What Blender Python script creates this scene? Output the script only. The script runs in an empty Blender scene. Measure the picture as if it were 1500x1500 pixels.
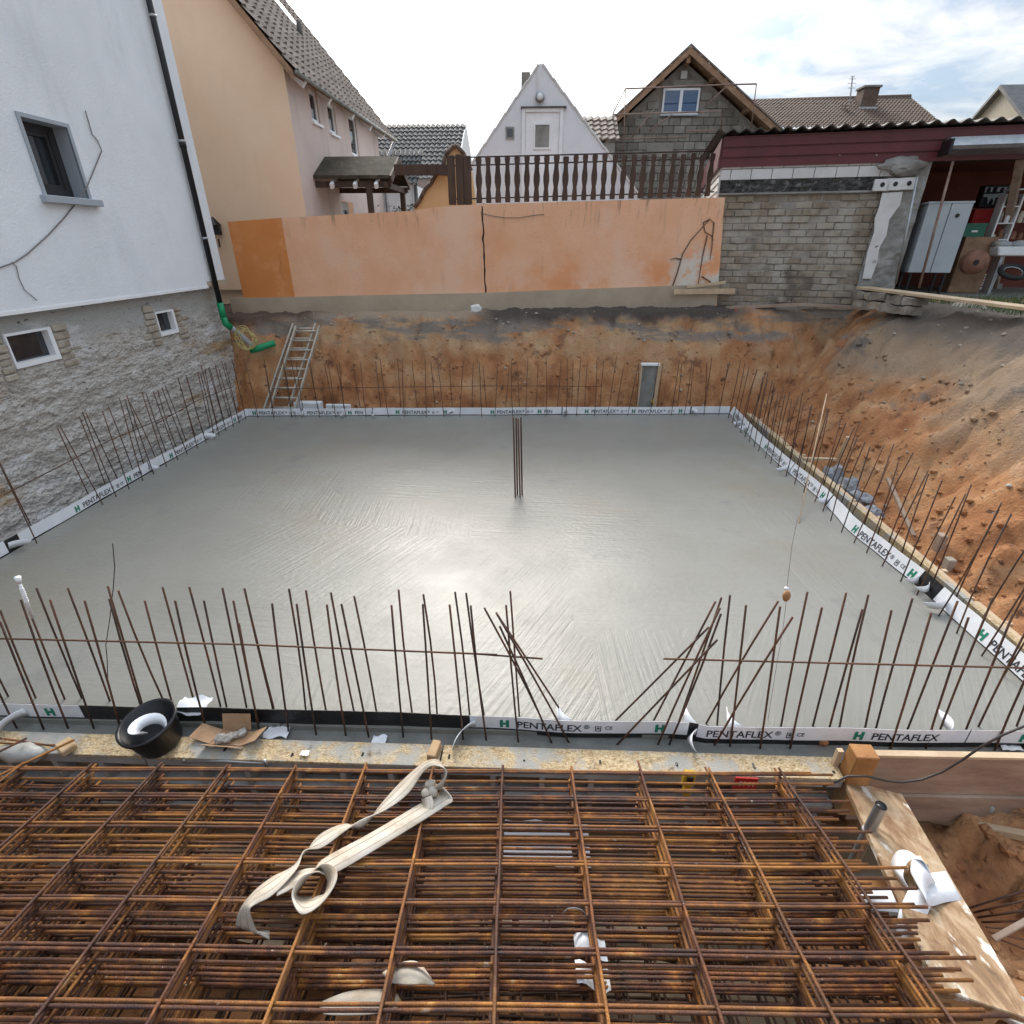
import bpy, bmesh, math, random
from mathutils import Vector, Matrix, noise
random.seed(7)
S = bpy.context.scene
col = S.collection
rad = math.radians

# ------------------------------------------------------------------ camera
H = 3.1
FPX, PITCH, YAW = 775.0, rad(27.0), rad(3.1587)          # pixels at 1500 px width
cd = bpy.data.cameras.new('camera'); cam = bpy.data.objects.new('camera', cd); col.objects.link(cam)
cd.sensor_fit = 'HORIZONTAL'; cd.sensor_width = 36; cd.lens = 36*FPX/1500
cd.clip_start = .05; cd.clip_end = 3000
cam.location = (0, 0, H); cam.rotation_euler = (rad(90)-PITCH, 0, YAW)
S.camera = cam

# ------------------------------------------------------------------ sky, sun, exposure
SUN_EL, SUN_AZ = 33.0, -11.0                               # azimuth from +Y, negative = towards -X
w = bpy.data.worlds.new('World'); S.world = w; w.use_nodes = True
nt = w.node_tree; N = nt.nodes; L = nt.links; N.clear()
def wn(t, **k):
    n = N.new(t)
    for a, b in k.items(): setattr(n, a, b)
    return n
out = wn('ShaderNodeOutputWorld')
sky = wn('ShaderNodeTexSky', sky_type='NISHITA', sun_disc=False, sun_elevation=rad(SUN_EL), sun_rotation=rad(SUN_AZ),
         air_density=1.2, dust_density=1.5)
bg1 = wn('ShaderNodeBackground'); bg1.inputs[1].default_value = .05
L.new(sky.outputs[0], bg1.inputs[0])
tc = wn('ShaderNodeTexCoord')
sep = wn('ShaderNodeSeparateXYZ'); L.new(tc.outputs['Generated'], sep.inputs[0])
def wm(op, a, b=None):
    n = wn('ShaderNodeMath', operation=op)
    for i, v in enumerate((a, b)):
        if v is None: continue
        if isinstance(v, (int, float)): n.inputs[i].default_value = v
        else: L.new(v, n.inputs[i])
    return n.outputs[0]
zz = wm('ADD', wm('MAXIMUM', sep.outputs[2], 0.0), .16)
cv = wn('ShaderNodeCombineXYZ')
L.new(wm('DIVIDE', sep.outputs[0], zz), cv.inputs[0]); L.new(wm('DIVIDE', sep.outputs[1], zz), cv.inputs[1])
nz = wn('ShaderNodeTexNoise'); L.new(cv.outputs[0], nz.inputs['Vector'])
nz.inputs['Scale'].default_value = 1.5; nz.inputs['Detail'].default_value = 8; nz.inputs['Roughness'].default_value = .55; nz.inputs['Distortion'].default_value = .25
rp = wn('ShaderNodeValToRGB'); L.new(nz.outputs[0], rp.inputs[0])
rp.color_ramp.elements[0].position = .40; rp.color_ramp.elements[1].position = .60
sd = Vector((math.sin(rad(SUN_AZ))*math.cos(rad(SUN_EL)), math.cos(rad(SUN_AZ))*math.cos(rad(SUN_EL)), math.sin(rad(SUN_EL))))
dp = wn('ShaderNodeVectorMath', operation='DOT_PRODUCT'); L.new(tc.outputs['Generated'], dp.inputs[0]); dp.inputs[1].default_value = sd
glow = wm('POWER', wm('MAXIMUM', dp.outputs['Value'], 0.0), 13.0)      # light scattered round the veiled sun
glow2 = wm('POWER', wm('MAXIMUM', dp.outputs['Value'], 0.0), 60.0)
nz2 = wn('ShaderNodeTexNoise'); L.new(cv.outputs[0], nz2.inputs['Vector']); nz2.inputs['Scale'].default_value = 2.1; nz2.inputs['Detail'].default_value = 6
cl = wn('ShaderNodeMix', data_type='RGBA'); cr_ = wn('ShaderNodeMapRange'); cr_.inputs[1].default_value = .42; cr_.inputs[2].default_value = .68; L.new(nz2.outputs[0], cr_.inputs[0]); L.new(wm('MINIMUM', wm('ADD', cr_.outputs[0], wm('MULTIPLY', glow, 1.6)), 1.0), cl.inputs[0])
cl.inputs[6].default_value = (.36, .47, .62, 1); cl.inputs[7].default_value = (.97, .94, .90, 1)
nz2.inputs['Roughness'].default_value = .6; nz2.inputs['Distortion'].default_value = .4
# overcast luminance after the CIE standard: (1 + 2 sin elevation) / 3 of the zenith
bg2 = wn('ShaderNodeBackground'); L.new(cl.outputs[2], bg2.inputs[0])
L.new(wm('ADD', wm('ADD', wm('MULTIPLY', wm('ADD', wm('MULTIPLY', wm('MAXIMUM', sep.outputs[2], 0.0), 2.0), 1.0), .235), wm('MULTIPLY', glow, 1.4)), wm('MULTIPLY', glow2, 1.0)), bg2.inputs[1])
mx = wn('ShaderNodeMixShader')
cover = wm('MINIMUM', wm('ADD', wm('ADD', wm('MULTIPLY', rp.outputs[0], .22), .76), wm('MULTIPLY', glow, 1.3)), 1.0)
L.new(cover, mx.inputs[0]); L.new(bg1.outputs[0], mx.inputs[1]); L.new(bg2.outputs[0], mx.inputs[2]); L.new(mx.outputs[0], out.inputs[0])

sl = bpy.data.lights.new('sun', 'SUN'); sl.energy = 1.2; sl.angle = rad(32); sl.color = (1, .92, .82)
so = bpy.data.objects.new('sun', sl); col.objects.link(so); so.location = (0, 0, 30)
so.rotation_euler = sd.to_track_quat('Z', 'Y').to_euler()
S.view_settings.view_transform = 'Standard'; S.view_settings.look = 'None'
S.view_settings.exposure = 1.80; S.view_settings.gamma = 1; S.view_settings.use_curve_mapping = False

# ------------------------------------------------------------------ helpers
_R = Vector((math.cos(YAW), math.sin(YAW), 0))
_F = Vector((-math.sin(YAW)*math.cos(PITCH), math.cos(YAW)*math.cos(PITCH), -math.sin(PITCH)))
_U = _R.cross(_F)
def at(px, py, X=None, Y=None, Z=None, plane=None):
    """survey helper: the point of a real plane (X=, Y=, Z= or (point, normal)) sighted at a pixel of the photograph"""
    d = _F + _R*((px-750)/FPX) - _U*((py-750)/FPX)
    c = Vector((0, 0, H))
    if Z is not None: t = (Z-H)/d.z
    elif Y is not None: t = Y/d.y
    elif X is not None: t = X/d.x
    else: t = (plane[0]-c).dot(plane[1])/d.dot(plane[1])
    return c + d*t

class MB:
    def __init__(s): s.v = []; s.f = []
    def add(s, vs, fs):
        o = len(s.v); s.v += [tuple(p) for p in vs]; s.f += [tuple(i+o for i in q) for q in fs]; return s
    def box(s, x0, x1, y0, y1, z0, z1):
        return s.add([(x0,y0,z0),(x1,y0,z0),(x1,y1,z0),(x0,y1,z0),(x0,y0,z1),(x1,y0,z1),(x1,y1,z1),(x0,y1,z1)],
                     [(3,2,1,0),(4,5,6,7),(0,1,5,4),(1,2,6,5),(2,3,7,6),(3,0,4,7)])
    def obox(s, o, u, v, n):            # box from corner o along three edge vectors
        o, u, v, n = map(Vector, (o, u, v, n))
        return s.add([o, o+u, o+u+v, o+v, o+n, o+u+n, o+u+v+n, o+v+n], [(3,2,1,0),(4,5,6,7),(0,1,5,4),(1,2,6,5),(2,3,7,6),(3,0,4,7)])
    def beam(s, a, b, w, h, up=(0,0,1)):
        a, b = Vector(a), Vector(b); d = (b-a).normalized(); up = Vector(up)
        r = d.cross(up)
        if r.length < 1e-4: r = d.cross(Vector((1,0,0)))
        r.normalize(); u = r.cross(d).normalized()
        return s.obox(a - r*w/2 - u*h/2, b-a, r*w, u*h)
    def tube(s, pts, r, n=8, cap=True):
        pts = [Vector(p) for p in pts]; k = len(pts); rs = r if isinstance(r, (list, tuple)) else [r]*k
        vs = []; fs = []; ref = None
        for i, p in enumerate(pts):
            d = (pts[min(i+1, k-1)] - pts[max(i-1, 0)]).normalized()
            if ref is None: ref = Vector((0,0,1)) if abs(d.z) < .9 else Vector((1,0,0))
            a = d.cross(ref).normalized(); b = a.cross(d).normalized(); ref = b
            for j in range(n):
                t = 2*math.pi*j/n; vs.append(p + (a*math.cos(t)+b*math.sin(t))*rs[i])
        for i in range(k-1):
            for j in range(n):
                fs.append((i*n+j, i*n+(j+1)%n, (i+1)*n+(j+1)%n, (i+1)*n+j))
        if cap: fs += [tuple(range(n))[::-1], tuple((k-1)*n+j for j in range(n))]
        return s.add(vs, fs)
    def prism(s, poly, d):              # polygon (3-D points) swept along d
        poly = [Vector(p) for p in poly]; d = Vector(d); n = len(poly)
        return s.add(poly + [p+d for p in poly], [tuple(range(n))[::-1], tuple(range(n, 2*n))] + [(i, (i+1)%n, n+(i+1)%n, n+i) for i in range(n)])
    def grid(s, nu, nv, fn, skip=None):
        vs = [fn(i/nu, j/nv) for j in range(nv+1) for i in range(nu+1)]
        fs = [(j*(nu+1)+i, j*(nu+1)+i+1, (j+1)*(nu+1)+i+1, (j+1)*(nu+1)+i) for j in range(nv) for i in range(nu) if not (skip and skip((i+.5)/nu, (j+.5)/nv))]
        return s.add(vs, fs)
    def lathe(s, prof, c=(0,0,0), n=20):
        c = Vector(c); vs = []; fs = []
        for r, z in prof:
            for j in range(n):
                t = 2*math.pi*j/n; vs.append(c + Vector((r*math.cos(t), r*math.sin(t), z)))
        for i in range(len(prof)-1):
            for j in range(n): fs.append((i*n+j, i*n+(j+1)%n, (i+1)*n+(j+1)%n, (i+1)*n+j))
        return s.add(vs, fs)
    def ribbon(s, cs, ws, th=.004):     # centre points and half-width vectors, given thickness
        cs = [Vector(c) for c in cs]; ws = [Vector(x) for x in ws]; n = len(cs); vs = []; fs = []
        for i in range(n):
            d = cs[min(i+1, n-1)] - cs[max(i-1, 0)]
            nn = d.cross(ws[i])
            nn = nn.normalized()*th/2 if nn.length > 1e-9 else Vector((0,0,th/2))
            vs += [cs[i]-ws[i]-nn, cs[i]+ws[i]-nn, cs[i]+ws[i]+nn, cs[i]-ws[i]+nn]
        for i in range(n-1):
            for a, b in ((0,1),(1,2),(2,3),(3,0)): fs.append((4*i+a, 4*i+b, 4*i+4+b, 4*i+4+a))
        fs += [(3,2,1,0), (4*n-4, 4*n-3, 4*n-2, 4*n-1)]
        return s.add(vs, fs)
    def rock(s, c, r, sc=(1,1,1), seed=0, sub=2, amp=.35):
        bm = bmesh.new(); bmesh.ops.create_icosphere(bm, subdivisions=sub, radius=1)
        o = Vector((seed*3.1, seed*1.7, seed*.9)); vs = []
        for v in bm.verts:
            p = v.co*(1 + amp*noise.noise(v.co*1.4+o) + amp*.4*noise.noise(v.co*3.5+o))
            vs.append(Vector(c)+Vector((p.x*sc[0], p.y*sc[1], p.z*sc[2]))*r)
        fs = [tuple(v.index for v in f.verts) for f in bm.faces]; bm.free()
        return s.add(vs, fs)
    def mesh(s, name, smooth=False, bevel=0):
        me = bpy.data.meshes.new(name); me.from_pydata(s.v, [], s.f)
        if bevel:
            bm = bmesh.new(); bm.from_mesh(me)
            bmesh.ops.bevel(bm, geom=bm.edges[:], offset=bevel, segments=1, affect='EDGES', clamp_overlap=True)
            bm.to_mesh(me); bm.free()
        if smooth: me.polygons.foreach_set('use_smooth', [True]*len(me.polygons))
        me.update(); return me
    def build(s, name, m, parent=None, smooth=False, bevel=0):
        me = s.mesh(name, smooth, bevel); me.materials.append(m)
        return link(name, me, parent)
def link(name, me, parent=None):
    o = bpy.data.objects.new(name, me); col.objects.link(o)
    if parent is not None: setpar(o, parent)
    return o
def wmat(o):
    m = o.matrix_basis.copy()
    return m if o.parent is None else wmat(o.parent) @ o.matrix_parent_inverse @ m
def setpar(o, p):
    o.parent = p; o.matrix_parent_inverse = wmat(p).inverted()
def tag(o, label, cat, group=None):
    o['label'] = label; o['category'] = cat
    if group: o['group'] = group
    return o
def thing(name, label, cat, loc=(0,0,0), group=None):
    o = bpy.data.objects.new(name, None); col.objects.link(o); o.location = loc; o.empty_display_size = .1
    return tag(o, label, cat, group)
def struct(o, kind='structure'): o['kind'] = kind; return o

# ------------------------------------------------------------------ materials
def mat(name, ramp, scale=4, rough=.8, bump=0, bscale=30, stretch=(1,1,1), metal=0, detail=6, spec=.4, coat=0, bstretch=None, rough2=None, distort=0, bdist=.02):
    m = bpy.data.materials.new(name); m.use_nodes = True; t = m.node_tree; n = t.nodes; l = t.links
    b = n['Principled BSDF']; g = n.new('ShaderNodeNewGeometry')
    mp = n.new('ShaderNodeVectorMath'); mp.operation = 'MULTIPLY'; mp.inputs[1].default_value = stretch; l.new(g.outputs['Position'], mp.inputs[0])
    b.inputs['Roughness'].default_value = rough; b.inputs['Metallic'].default_value = metal; b.inputs['Specular IOR Level'].default_value = spec
    if coat: b.inputs['Coat Weight'].default_value = coat; b.inputs['Coat Roughness'].default_value = .15
    if not isinstance(ramp, list): ramp = [(0, tuple(c*.92 for c in ramp)), (1, tuple(min(c*1.07, 1) for c in ramp))]
    nz = n.new('ShaderNodeTexNoise'); nz.inputs['Scale'].default_value = scale; nz.inputs['Detail'].default_value = detail; nz.inputs['Roughness'].default_value = .62; nz.inputs['Distortion'].default_value = distort
    l.new(mp.outputs[0], nz.inputs['Vector'])
    r = n.new('ShaderNodeValToRGB'); l.new(nz.outputs[0], r.inputs[0]); e = r.color_ramp.elements
    lo, hi = .28, .72
    for i, (p, c) in enumerate(ramp):
        q = e[i] if i < 2 else e.new(1.0)
        q.position = lo+(hi-lo)*p; q.color = (*c, 1)
    l.new(r.outputs[0], b.inputs['Base Color'])
    if rough2 is not None:
        mr = n.new('ShaderNodeMapRange'); l.new(nz.outputs[0], mr.inputs[0]); mr.inputs[1].default_value = .3; mr.inputs[2].default_value = .7
        mr.inputs[3].default_value = rough; mr.inputs[4].default_value = rough2; l.new(mr.outputs[0], b.inputs['Roughness'])
    if bump:
        mp2 = n.new('ShaderNodeVectorMath'); mp2.operation = 'MULTIPLY'; mp2.inputs[1].default_value = bstretch or stretch; l.new(g.outputs['Position'], mp2.inputs[0])
        nb = n.new('ShaderNodeTexNoise'); nb.inputs['Scale'].default_value = bscale; nb.inputs['Detail'].default_value = 7; nb.inputs['Roughness'].default_value = .65; l.new(mp2.outputs[0], nb.inputs['Vector'])
        bp = n.new('ShaderNodeBump'); bp.inputs['Strength'].default_value = bump; bp.inputs['Distance'].default_value = bdist; l.new(nb.outputs[0], bp.inputs['Height']); l.new(bp.outputs[0], b.inputs['Normal'])
    return m
def nodes(m): return m.node_tree.nodes, m.node_tree.links
def tint(m, col2, fn):
    """blend a second colour over the base colour; fn(nodes, links) returns the mask socket"""
    n, l = nodes(m); b = n['Principled BSDF']; src = b.inputs['Base Color'].links[0].from_socket
    mx = n.new('ShaderNodeMix'); mx.data_type = 'RGBA'; l.new(src, mx.inputs[6]); mx.inputs[7].default_value = (*col2, 1)
    l.new(fn(n, l), mx.inputs[0]); l.new(mx.outputs[2], b.inputs['Base Color']); return m
def M_(n, l, op, a, b=None, c=None):
    k = n.new('ShaderNodeMath'); k.operation = op
    for i, v in enumerate((a, b, c)):
        if v is None: continue
        if isinstance(v, (int, float)): k.inputs[i].default_value = v
        else: l.new(v, k.inputs[i])
    return k.outputs[0]
def pos(n, l):
    g = n.new('ShaderNodeNewGeometry'); s = n.new('ShaderNodeSeparateXYZ'); l.new(g.outputs['Position'], s.inputs[0]); return s.outputs
def nzmask(scale, lo, hi, stretch=(1,1,1), detail=5):
    def fn(n, l):
        g = n.new('ShaderNodeNewGeometry'); v = n.new('ShaderNodeVectorMath'); v.operation = 'MULTIPLY'; v.inputs[1].default_value = stretch
        l.new(g.outputs['Position'], v.inputs[0]); z = n.new('ShaderNodeTexNoise'); z.inputs['Scale'].default_value = scale; z.inputs['Detail'].default_value = detail; z.inputs['Roughness'].default_value = .65
        l.new(v.outputs[0], z.inputs['Vector']); r = n.new('ShaderNodeMapRange'); r.interpolation_type = 'SMOOTHSTEP'
        l.new(z.outputs[0], r.inputs[0]); r.inputs[1].default_value = lo; r.inputs[2].default_value = hi; return r.outputs[0]
    return fn

m_plaster = mat('white_render', [(0,(.72,.75,.78)),(1,(.81,.84,.87))], 1.2, .9, .6, 42, bdist=.02)
tint(m_plaster, (.64,.67,.70), nzmask(1.4, .52, .8, (1,1,.35)))
m_plaster2 = mat('white_gable_render', [(0,(.66,.67,.70)),(1,(.76,.77,.79))], 1.0, .9, .4, 40)
tint(m_plaster2, (.45,.44,.43), nzmask(1.1, .55, .8, (1,1,.3)))
m_grey = mat('grey_surround', (.34,.38,.42), 3, .7)
m_darkframe = mat('dark_window_frame', (.035,.033,.036), 5, .45)
m_glass = mat('dark_glass', (.02,.025,.03), 3, .03, spec=.9)
m_glassblue = mat('blue_glass', (.05,.10,.20), 3, .02, spec=1.0)
m_upvc = mat('white_frame', (.80,.81,.82), 3, .5)
m_peach = mat('peach_render', [(0,(.76,.39,.225)),(.5,(.81,.45,.27)),(1,(.84,.51,.33))], 1.3, .9, .8, 50, detail=10, bdist=.02)
tint(m_peach, (.60,.29,.16), nzmask(26, .62, .72, detail=4)); tint(m_peach, (.58,.34,.22), nzmask(2.6, .58, .74, (1.5,1.5,.25), 8))
m_orange = mat('bright_orange_render', [(0,(.62,.22,.06)),(1,(.68,.26,.08))], 1.5, .9, .7, 50, bdist=.02)
tint(m_orange, (.72,.32,.13), nzmask(1.6, .5, .7, detail=8)); tint(m_orange, (.50,.17,.05), nzmask(4, .58, .74, (1.5,1.5,.25), 8))
m_gable = mat('apricot_render', [(0,(.78,.57,.39)),(1,(.84,.65,.48))], .8, .9, .2, 60)
m_pink = mat('pinkish_render', [(0,(.56,.46,.42)),(1,(.64,.53,.48))], .9, .9, .2, 60)
tint(m_gable, (.72,.51,.35), nzmask(.9, .52, .74, (1.2,1.2,.3), 8)); tint(m_pink, (.46,.38,.35), nzmask(.9, .52, .74, (1.2,1.2,.3), 8))
m_yellow = mat('yellow_render', [(0,(.60,.38,.18)),(1,(.68,.46,.25))], 1.5, .9, .2, 60)
m_greyplinth = mat('cement_plinth', [(0,(.36,.29,.21)),(1,(.46,.38,.28))], 2, .9, .4, 40)
m_tile = mat('brown_roof_tile', [(0,(.11,.085,.07)),(.5,(.19,.15,.125)),(1,(.30,.25,.21))], 5, .75, .3, 40)
m_tiledark = mat('dark_roof_tile', [(0,(.035,.037,.04)),(1,(.10,.10,.10))], 4, .6, .3, 40)
m_tilered = mat('red_brown_roof_tile', [(0,(.075,.052,.04)),(.5,(.125,.08,.058)),(1,(.10,.088,.075))], 3, .8, .3, 40)
m_moss = mat('mossy_shingle', [(0,(.03,.024,.018)),(.6,(.055,.046,.03)),(1,(.11,.09,.065))], 6, .9, .6, 30)
m_timber = mat('dark_timber', [(0,(.03,.018,.012)),(1,(.085,.05,.035))], 8, .7, .4, 40, (1,1,.15))
m_rafter = mat('brown_timber', [(0,(.20,.11,.06)),(1,(.36,.22,.13))], 6, .7, .2, 40)
m_block = mat('pumice_block', [(0,(.12,.105,.09)),(.5,(.20,.18,.155)),(1,(.27,.25,.22))], 2.5, .95, .5, 50)
m_mortar = mat('mortar', [(0,(.22,.20,.17)),(1,(.32,.30,.27))], 5, .95, .4, 50)
m_scaff = mat('rusty_tube', [(0,(.16,.09,.07)),(1,(.28,.19,.15))], 6, .6)
m_redmetal = mat('dark_red_cladding', [(0,(.085,.012,.016)),(1,(.13,.02,.025))], 3, .45, spec=.5)
m_redwall = mat('red_brown_wall', [(0,(.13,.035,.022)),(1,(.19,.055,.035))], 2, .8, .2, 40)
m_corr = mat('weathered_corrugated_sheet', [(0,(.05,.045,.04)),(1,(.14,.13,.12))], 5, .8, .3, 40)
m_whitebrick = mat('white_sand_lime_brick', [(0,(.55,.54,.52)),(1,(.68,.67,.65))], 4, .85, .3, 50)
m_oldbrick = mat('grey_brown_brick', [(0,(.14,.10,.065)),(.5,(.24,.185,.13)),(1,(.33,.28,.22))], 3.5, .95, .6, 40)
tint(m_oldbrick, (.40,.37,.33), nzmask(1.6, .5, .75))
m_bitumen = mat('bitumen', [(0,(.014,.014,.015)),(.6,(.05,.048,.046)),(1,(.22,.21,.20))], 8, .7, .8, 25)
m_roughcement = mat('rough_cement', [(0,(.16,.15,.14)),(.5,(.27,.26,.24)),(1,(.42,.41,.39))], 2.5, .95, .8, 25)
m_cabinet = mat('grey_sheet_metal', [(0,(.30,.34,.36)),(1,(.40,.44,.46))], 2, .45, spec=.5)
m_steel = mat('galvanised_steel', [(0,(.30,.31,.32)),(1,(.46,.47,.48))], 8, .4, metal=.7)
m_alu = mat('weathered_aluminium', [(0,(.38,.34,.28)),(1,(.58,.53,.46))], 6, .6, metal=.1)
m_black = mat('black_plastic', (.012,.012,.014), 4, .35)
m_blacksheet = mat('black_bitumen_sheet', [(0,(.008,.008,.009)),(1,(.02,.02,.022))], 6, .3, .4, 30)
m_tape = mat('white_film', [(0,(.70,.72,.76)),(1,(.82,.83,.85))], 4, .5, .2, 14)
m_ink = mat('dark_print', (.03,.03,.04), 4, .6)
m_greenink = mat('green_print', (.01,.20,.12), 4, .6)
m_greenpipe = mat('green_pipe', (.005,.25,.10), 4, .4)
m_greypipe = mat('cement_smeared_pipe', [(0,(.25,.26,.26)),(1,(.45,.46,.46))], 6, .7)
m_yellowcable = mat('yellow_cable', [(0,(.45,.36,.12)),(1,(.55,.48,.22))], 6, .6)
m_cable = mat('grey_cable', (.16,.15,.15), 6, .6)
m_blackcable = mat('black_cable', (.035,.027,.025), 6, .5)
m_osb = mat('osb_board', [(0,(.16,.11,.06)),(.35,(.38,.27,.14)),(.65,(.56,.44,.27)),(1,(.62,.54,.40))], 42, .8, .5, 60, (1,1.6,1), detail=3, distort=1.2)
tint(m_osb, (.36,.35,.32), nzmask(2.6, .47, .60, detail=8)); tint(m_osb, (.16,.12,.08), nzmask(6, .6, .72, detail=7))
m_wood = mat('raw_timber', [(0,(.33,.20,.10)),(.5,(.48,.33,.18)),(1,(.58,.44,.28))], 3, .75, .3, 30, (1,1,1), bstretch=(4,4,4))
m_orangewood = mat('orange_wet_timber', [(0,(.30,.13,.04)),(1,(.48,.24,.085))], 5, .6, .3, 30)
m_plank = mat('muddy_plank', [(0,(.10,.06,.035)),(.35,(.24,.145,.075)),(.6,(.36,.25,.15)),(1,(.48,.39,.29))], 5, .6, .5, 40, (2.2,.8,1), distort=.8, detail=9)
tint(m_plank, (.60,.56,.50), nzmask(5.5, .56, .62, (2,.8,1), 8)); tint(m_plank, (.20,.10,.05), nzmask(3.2, .56, .70, (1.4,.8,1), 8))
m_board = mat('old_formwork_board', [(0,(.19,.13,.10)),(.5,(.33,.24,.18)),(1,(.40,.33,.27))], 2.5, .8, .3, 30, (.6,1,2))
m_lightwood = mat('pale_timber', [(0,(.42,.30,.19)),(1,(.60,.47,.32))], 4, .75, .2, 30)
m_card = mat('cardboard', [(0,(.30,.18,.10)),(1,(.42,.27,.16))], 6, .85, .2, 30)
m_sling = mat('dirty_webbing', [(0,(.30,.22,.14)),(.4,(.50,.44,.36)),(1,(.60,.56,.50))], 7, .85, .3, 200)
tint(m_sling, (.50,.33,.10), nzmask(9, .63, .74))
m_brickred = mat('orange_brick', [(0,(.25,.11,.05)),(1,(.42,.22,.10))], 8, .9, .4, 40)
m_eps = mat('white_foam', (.75,.78,.80), 5, .8, .2, 60)
m_cementpanel = mat('cement_panel', [(0,(.13,.13,.12)),(.5,(.24,.24,.22)),(1,(.34,.34,.31))], 3, .85, .3, 40, (1,1,.5))
m_bluerock = mat('blue_grey_stone', [(0,(.13,.14,.15)),(.5,(.24,.26,.29)),(1,(.36,.38,.42))], 5, .85, .5, 30)
m_stone = mat('field_stone', [(0,(.13,.115,.09)),(.5,(.24,.215,.18)),(1,(.36,.33,.29))], 4, .95, .6, 30)
m_sandstone = mat('pale_sandstone', [(0,(.24,.20,.15)),(.5,(.37,.325,.26)),(1,(.46,.42,.36))], 5, .95, .6, 30)
m_red = mat('red_plastic', (.42,.02,.02), 4, .5)
m_green = mat('green_plastic', (.02,.12,.075), 4, .5)
m_cream = mat('cream_plastic', (.48,.43,.34), 4, .6)
m_white = mat('white_paint', (.74,.74,.73), 4, .6)
m_drum = mat('rusty_drum', [(0,(.16,.07,.045)),(1,(.30,.15,.10))], 8, .8)
m_tyre = mat('rubber', (.018,.018,.018), 6, .7)
m_yellowtool = mat('yellow_tool', (.55,.36,.03), 5, .45)
m_film = mat('milky_foil', [(0,(.34,.33,.30)),(1,(.5,.49,.46))], 4, .35, .4, 14)
m_plywood = mat('brown_plywood', [(0,(.17,.12,.075)),(.5,(.26,.19,.12)),(1,(.36,.28,.19))], 2.5, .35, .2, 30, (1,1,1), rough2=.6)
m_twig = mat('dry_vine', [(0,(.09,.05,.03)),(1,(.18,.11,.07))], 8, .9)
m_leaf = mat('evergreen_leaf', [(0,(.012,.022,.010)),(1,(.04,.065,.03))], 5, .6)
m_grassm = mat('grass_blade', [(0,(.05,.09,.02)),(1,(.11,.15,.045))], 4, .7)
m_lamp = mat('lamp_glass', (.7,.72,.72), 4, .3)
m_rebar = mat('starter_bar_steel', [(0,(.03,.022,.019)),(.5,(.07,.04,.028)),(1,(.20,.08,.035))], 5, .6, .5, 160, (1,1,1), bstretch=(.15,.15,1.2))
m_rust = mat('rusty_mesh_steel', [(0,(.018,.010,.009)),(.30,(.060,.022,.014)),(.55,(.13,.045,.018)),(.74,(.27,.10,.022)),(.90,(.40,.20,.055)),(1,(.46,.36,.28))], 7, .42, .7, 140, (1,1,1), bstretch=(1,1,1), bdist=.008, distort=.5, rough2=.75, detail=10)
tint(m_rust, (.34,.15,.03), nzmask(2.2, .52, .68, detail=8)); tint(m_rust, (.035,.014,.012), nzmask(3.1, .55, .72, detail=8)); tint(m_rust, (.5,.42,.34), nzmask(34, .68, .73, detail=4))
m_rustdark = mat('dark_rusty_mesh_steel', [(0,(.02,.012,.009)),(.6,(.07,.032,.017)),(1,(.20,.11,.06))], 9, .65, .6, 120, bdist=.006)
m_concrete2 = mat('wet_footing_concrete', [(0,(.15,.15,.14)),(1,(.24,.24,.22))], 5, .5, .5, 40)

def ribs(m, pitch=.011, k=.5):
    n, l = nodes(m); t = n.new('ShaderNodeTexCoord'); s = n.new('ShaderNodeSeparateXYZ'); l.new(t.outputs['Object'], s.inputs[0])
    a = M_(n, l, 'SINE', M_(n, l, 'ADD', M_(n, l, 'MULTIPLY', s.outputs[0], 6.283/pitch), M_(n, l, 'MULTIPLY', s.outputs[1], 260)))
    bp = n.new('ShaderNodeBump'); bp.inputs['Strength'].default_value = k; bp.inputs['Distance'].default_value = .003; l.new(a, bp.inputs['Height'])
    b = n['Principled BSDF']; 
    if b.inputs['Normal'].links: l.new(b.inputs['Normal'].links[0].from_socket, bp.inputs['Normal'])
    l.new(bp.outputs[0], b.inputs['Normal'])
ribs(m_rust, .013, .16)
m_stitch = mat('webbing_seam', (.30,.26,.21), 9, .9)
def orand(lo, hi, k):
    def fn(n, l):
        o = n.new('ShaderNodeObjectInfo'); q = n.new('ShaderNodeMapRange'); l.new(o.outputs['Random'], q.inputs[0]); q.inputs[1].default_value = lo; q.inputs[2].default_value = hi; q.inputs[4].default_value = k; return q.outputs[0]
    return fn
tint(m_rust, (.06,.03,.024), orand(.5, 1, .75)); tint(m_rust, (.44,.19,.045), orand(.4, 0, .5))
tint(m_rebar, (.17,.075,.04), orand(.5, 1, .6))

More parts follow.
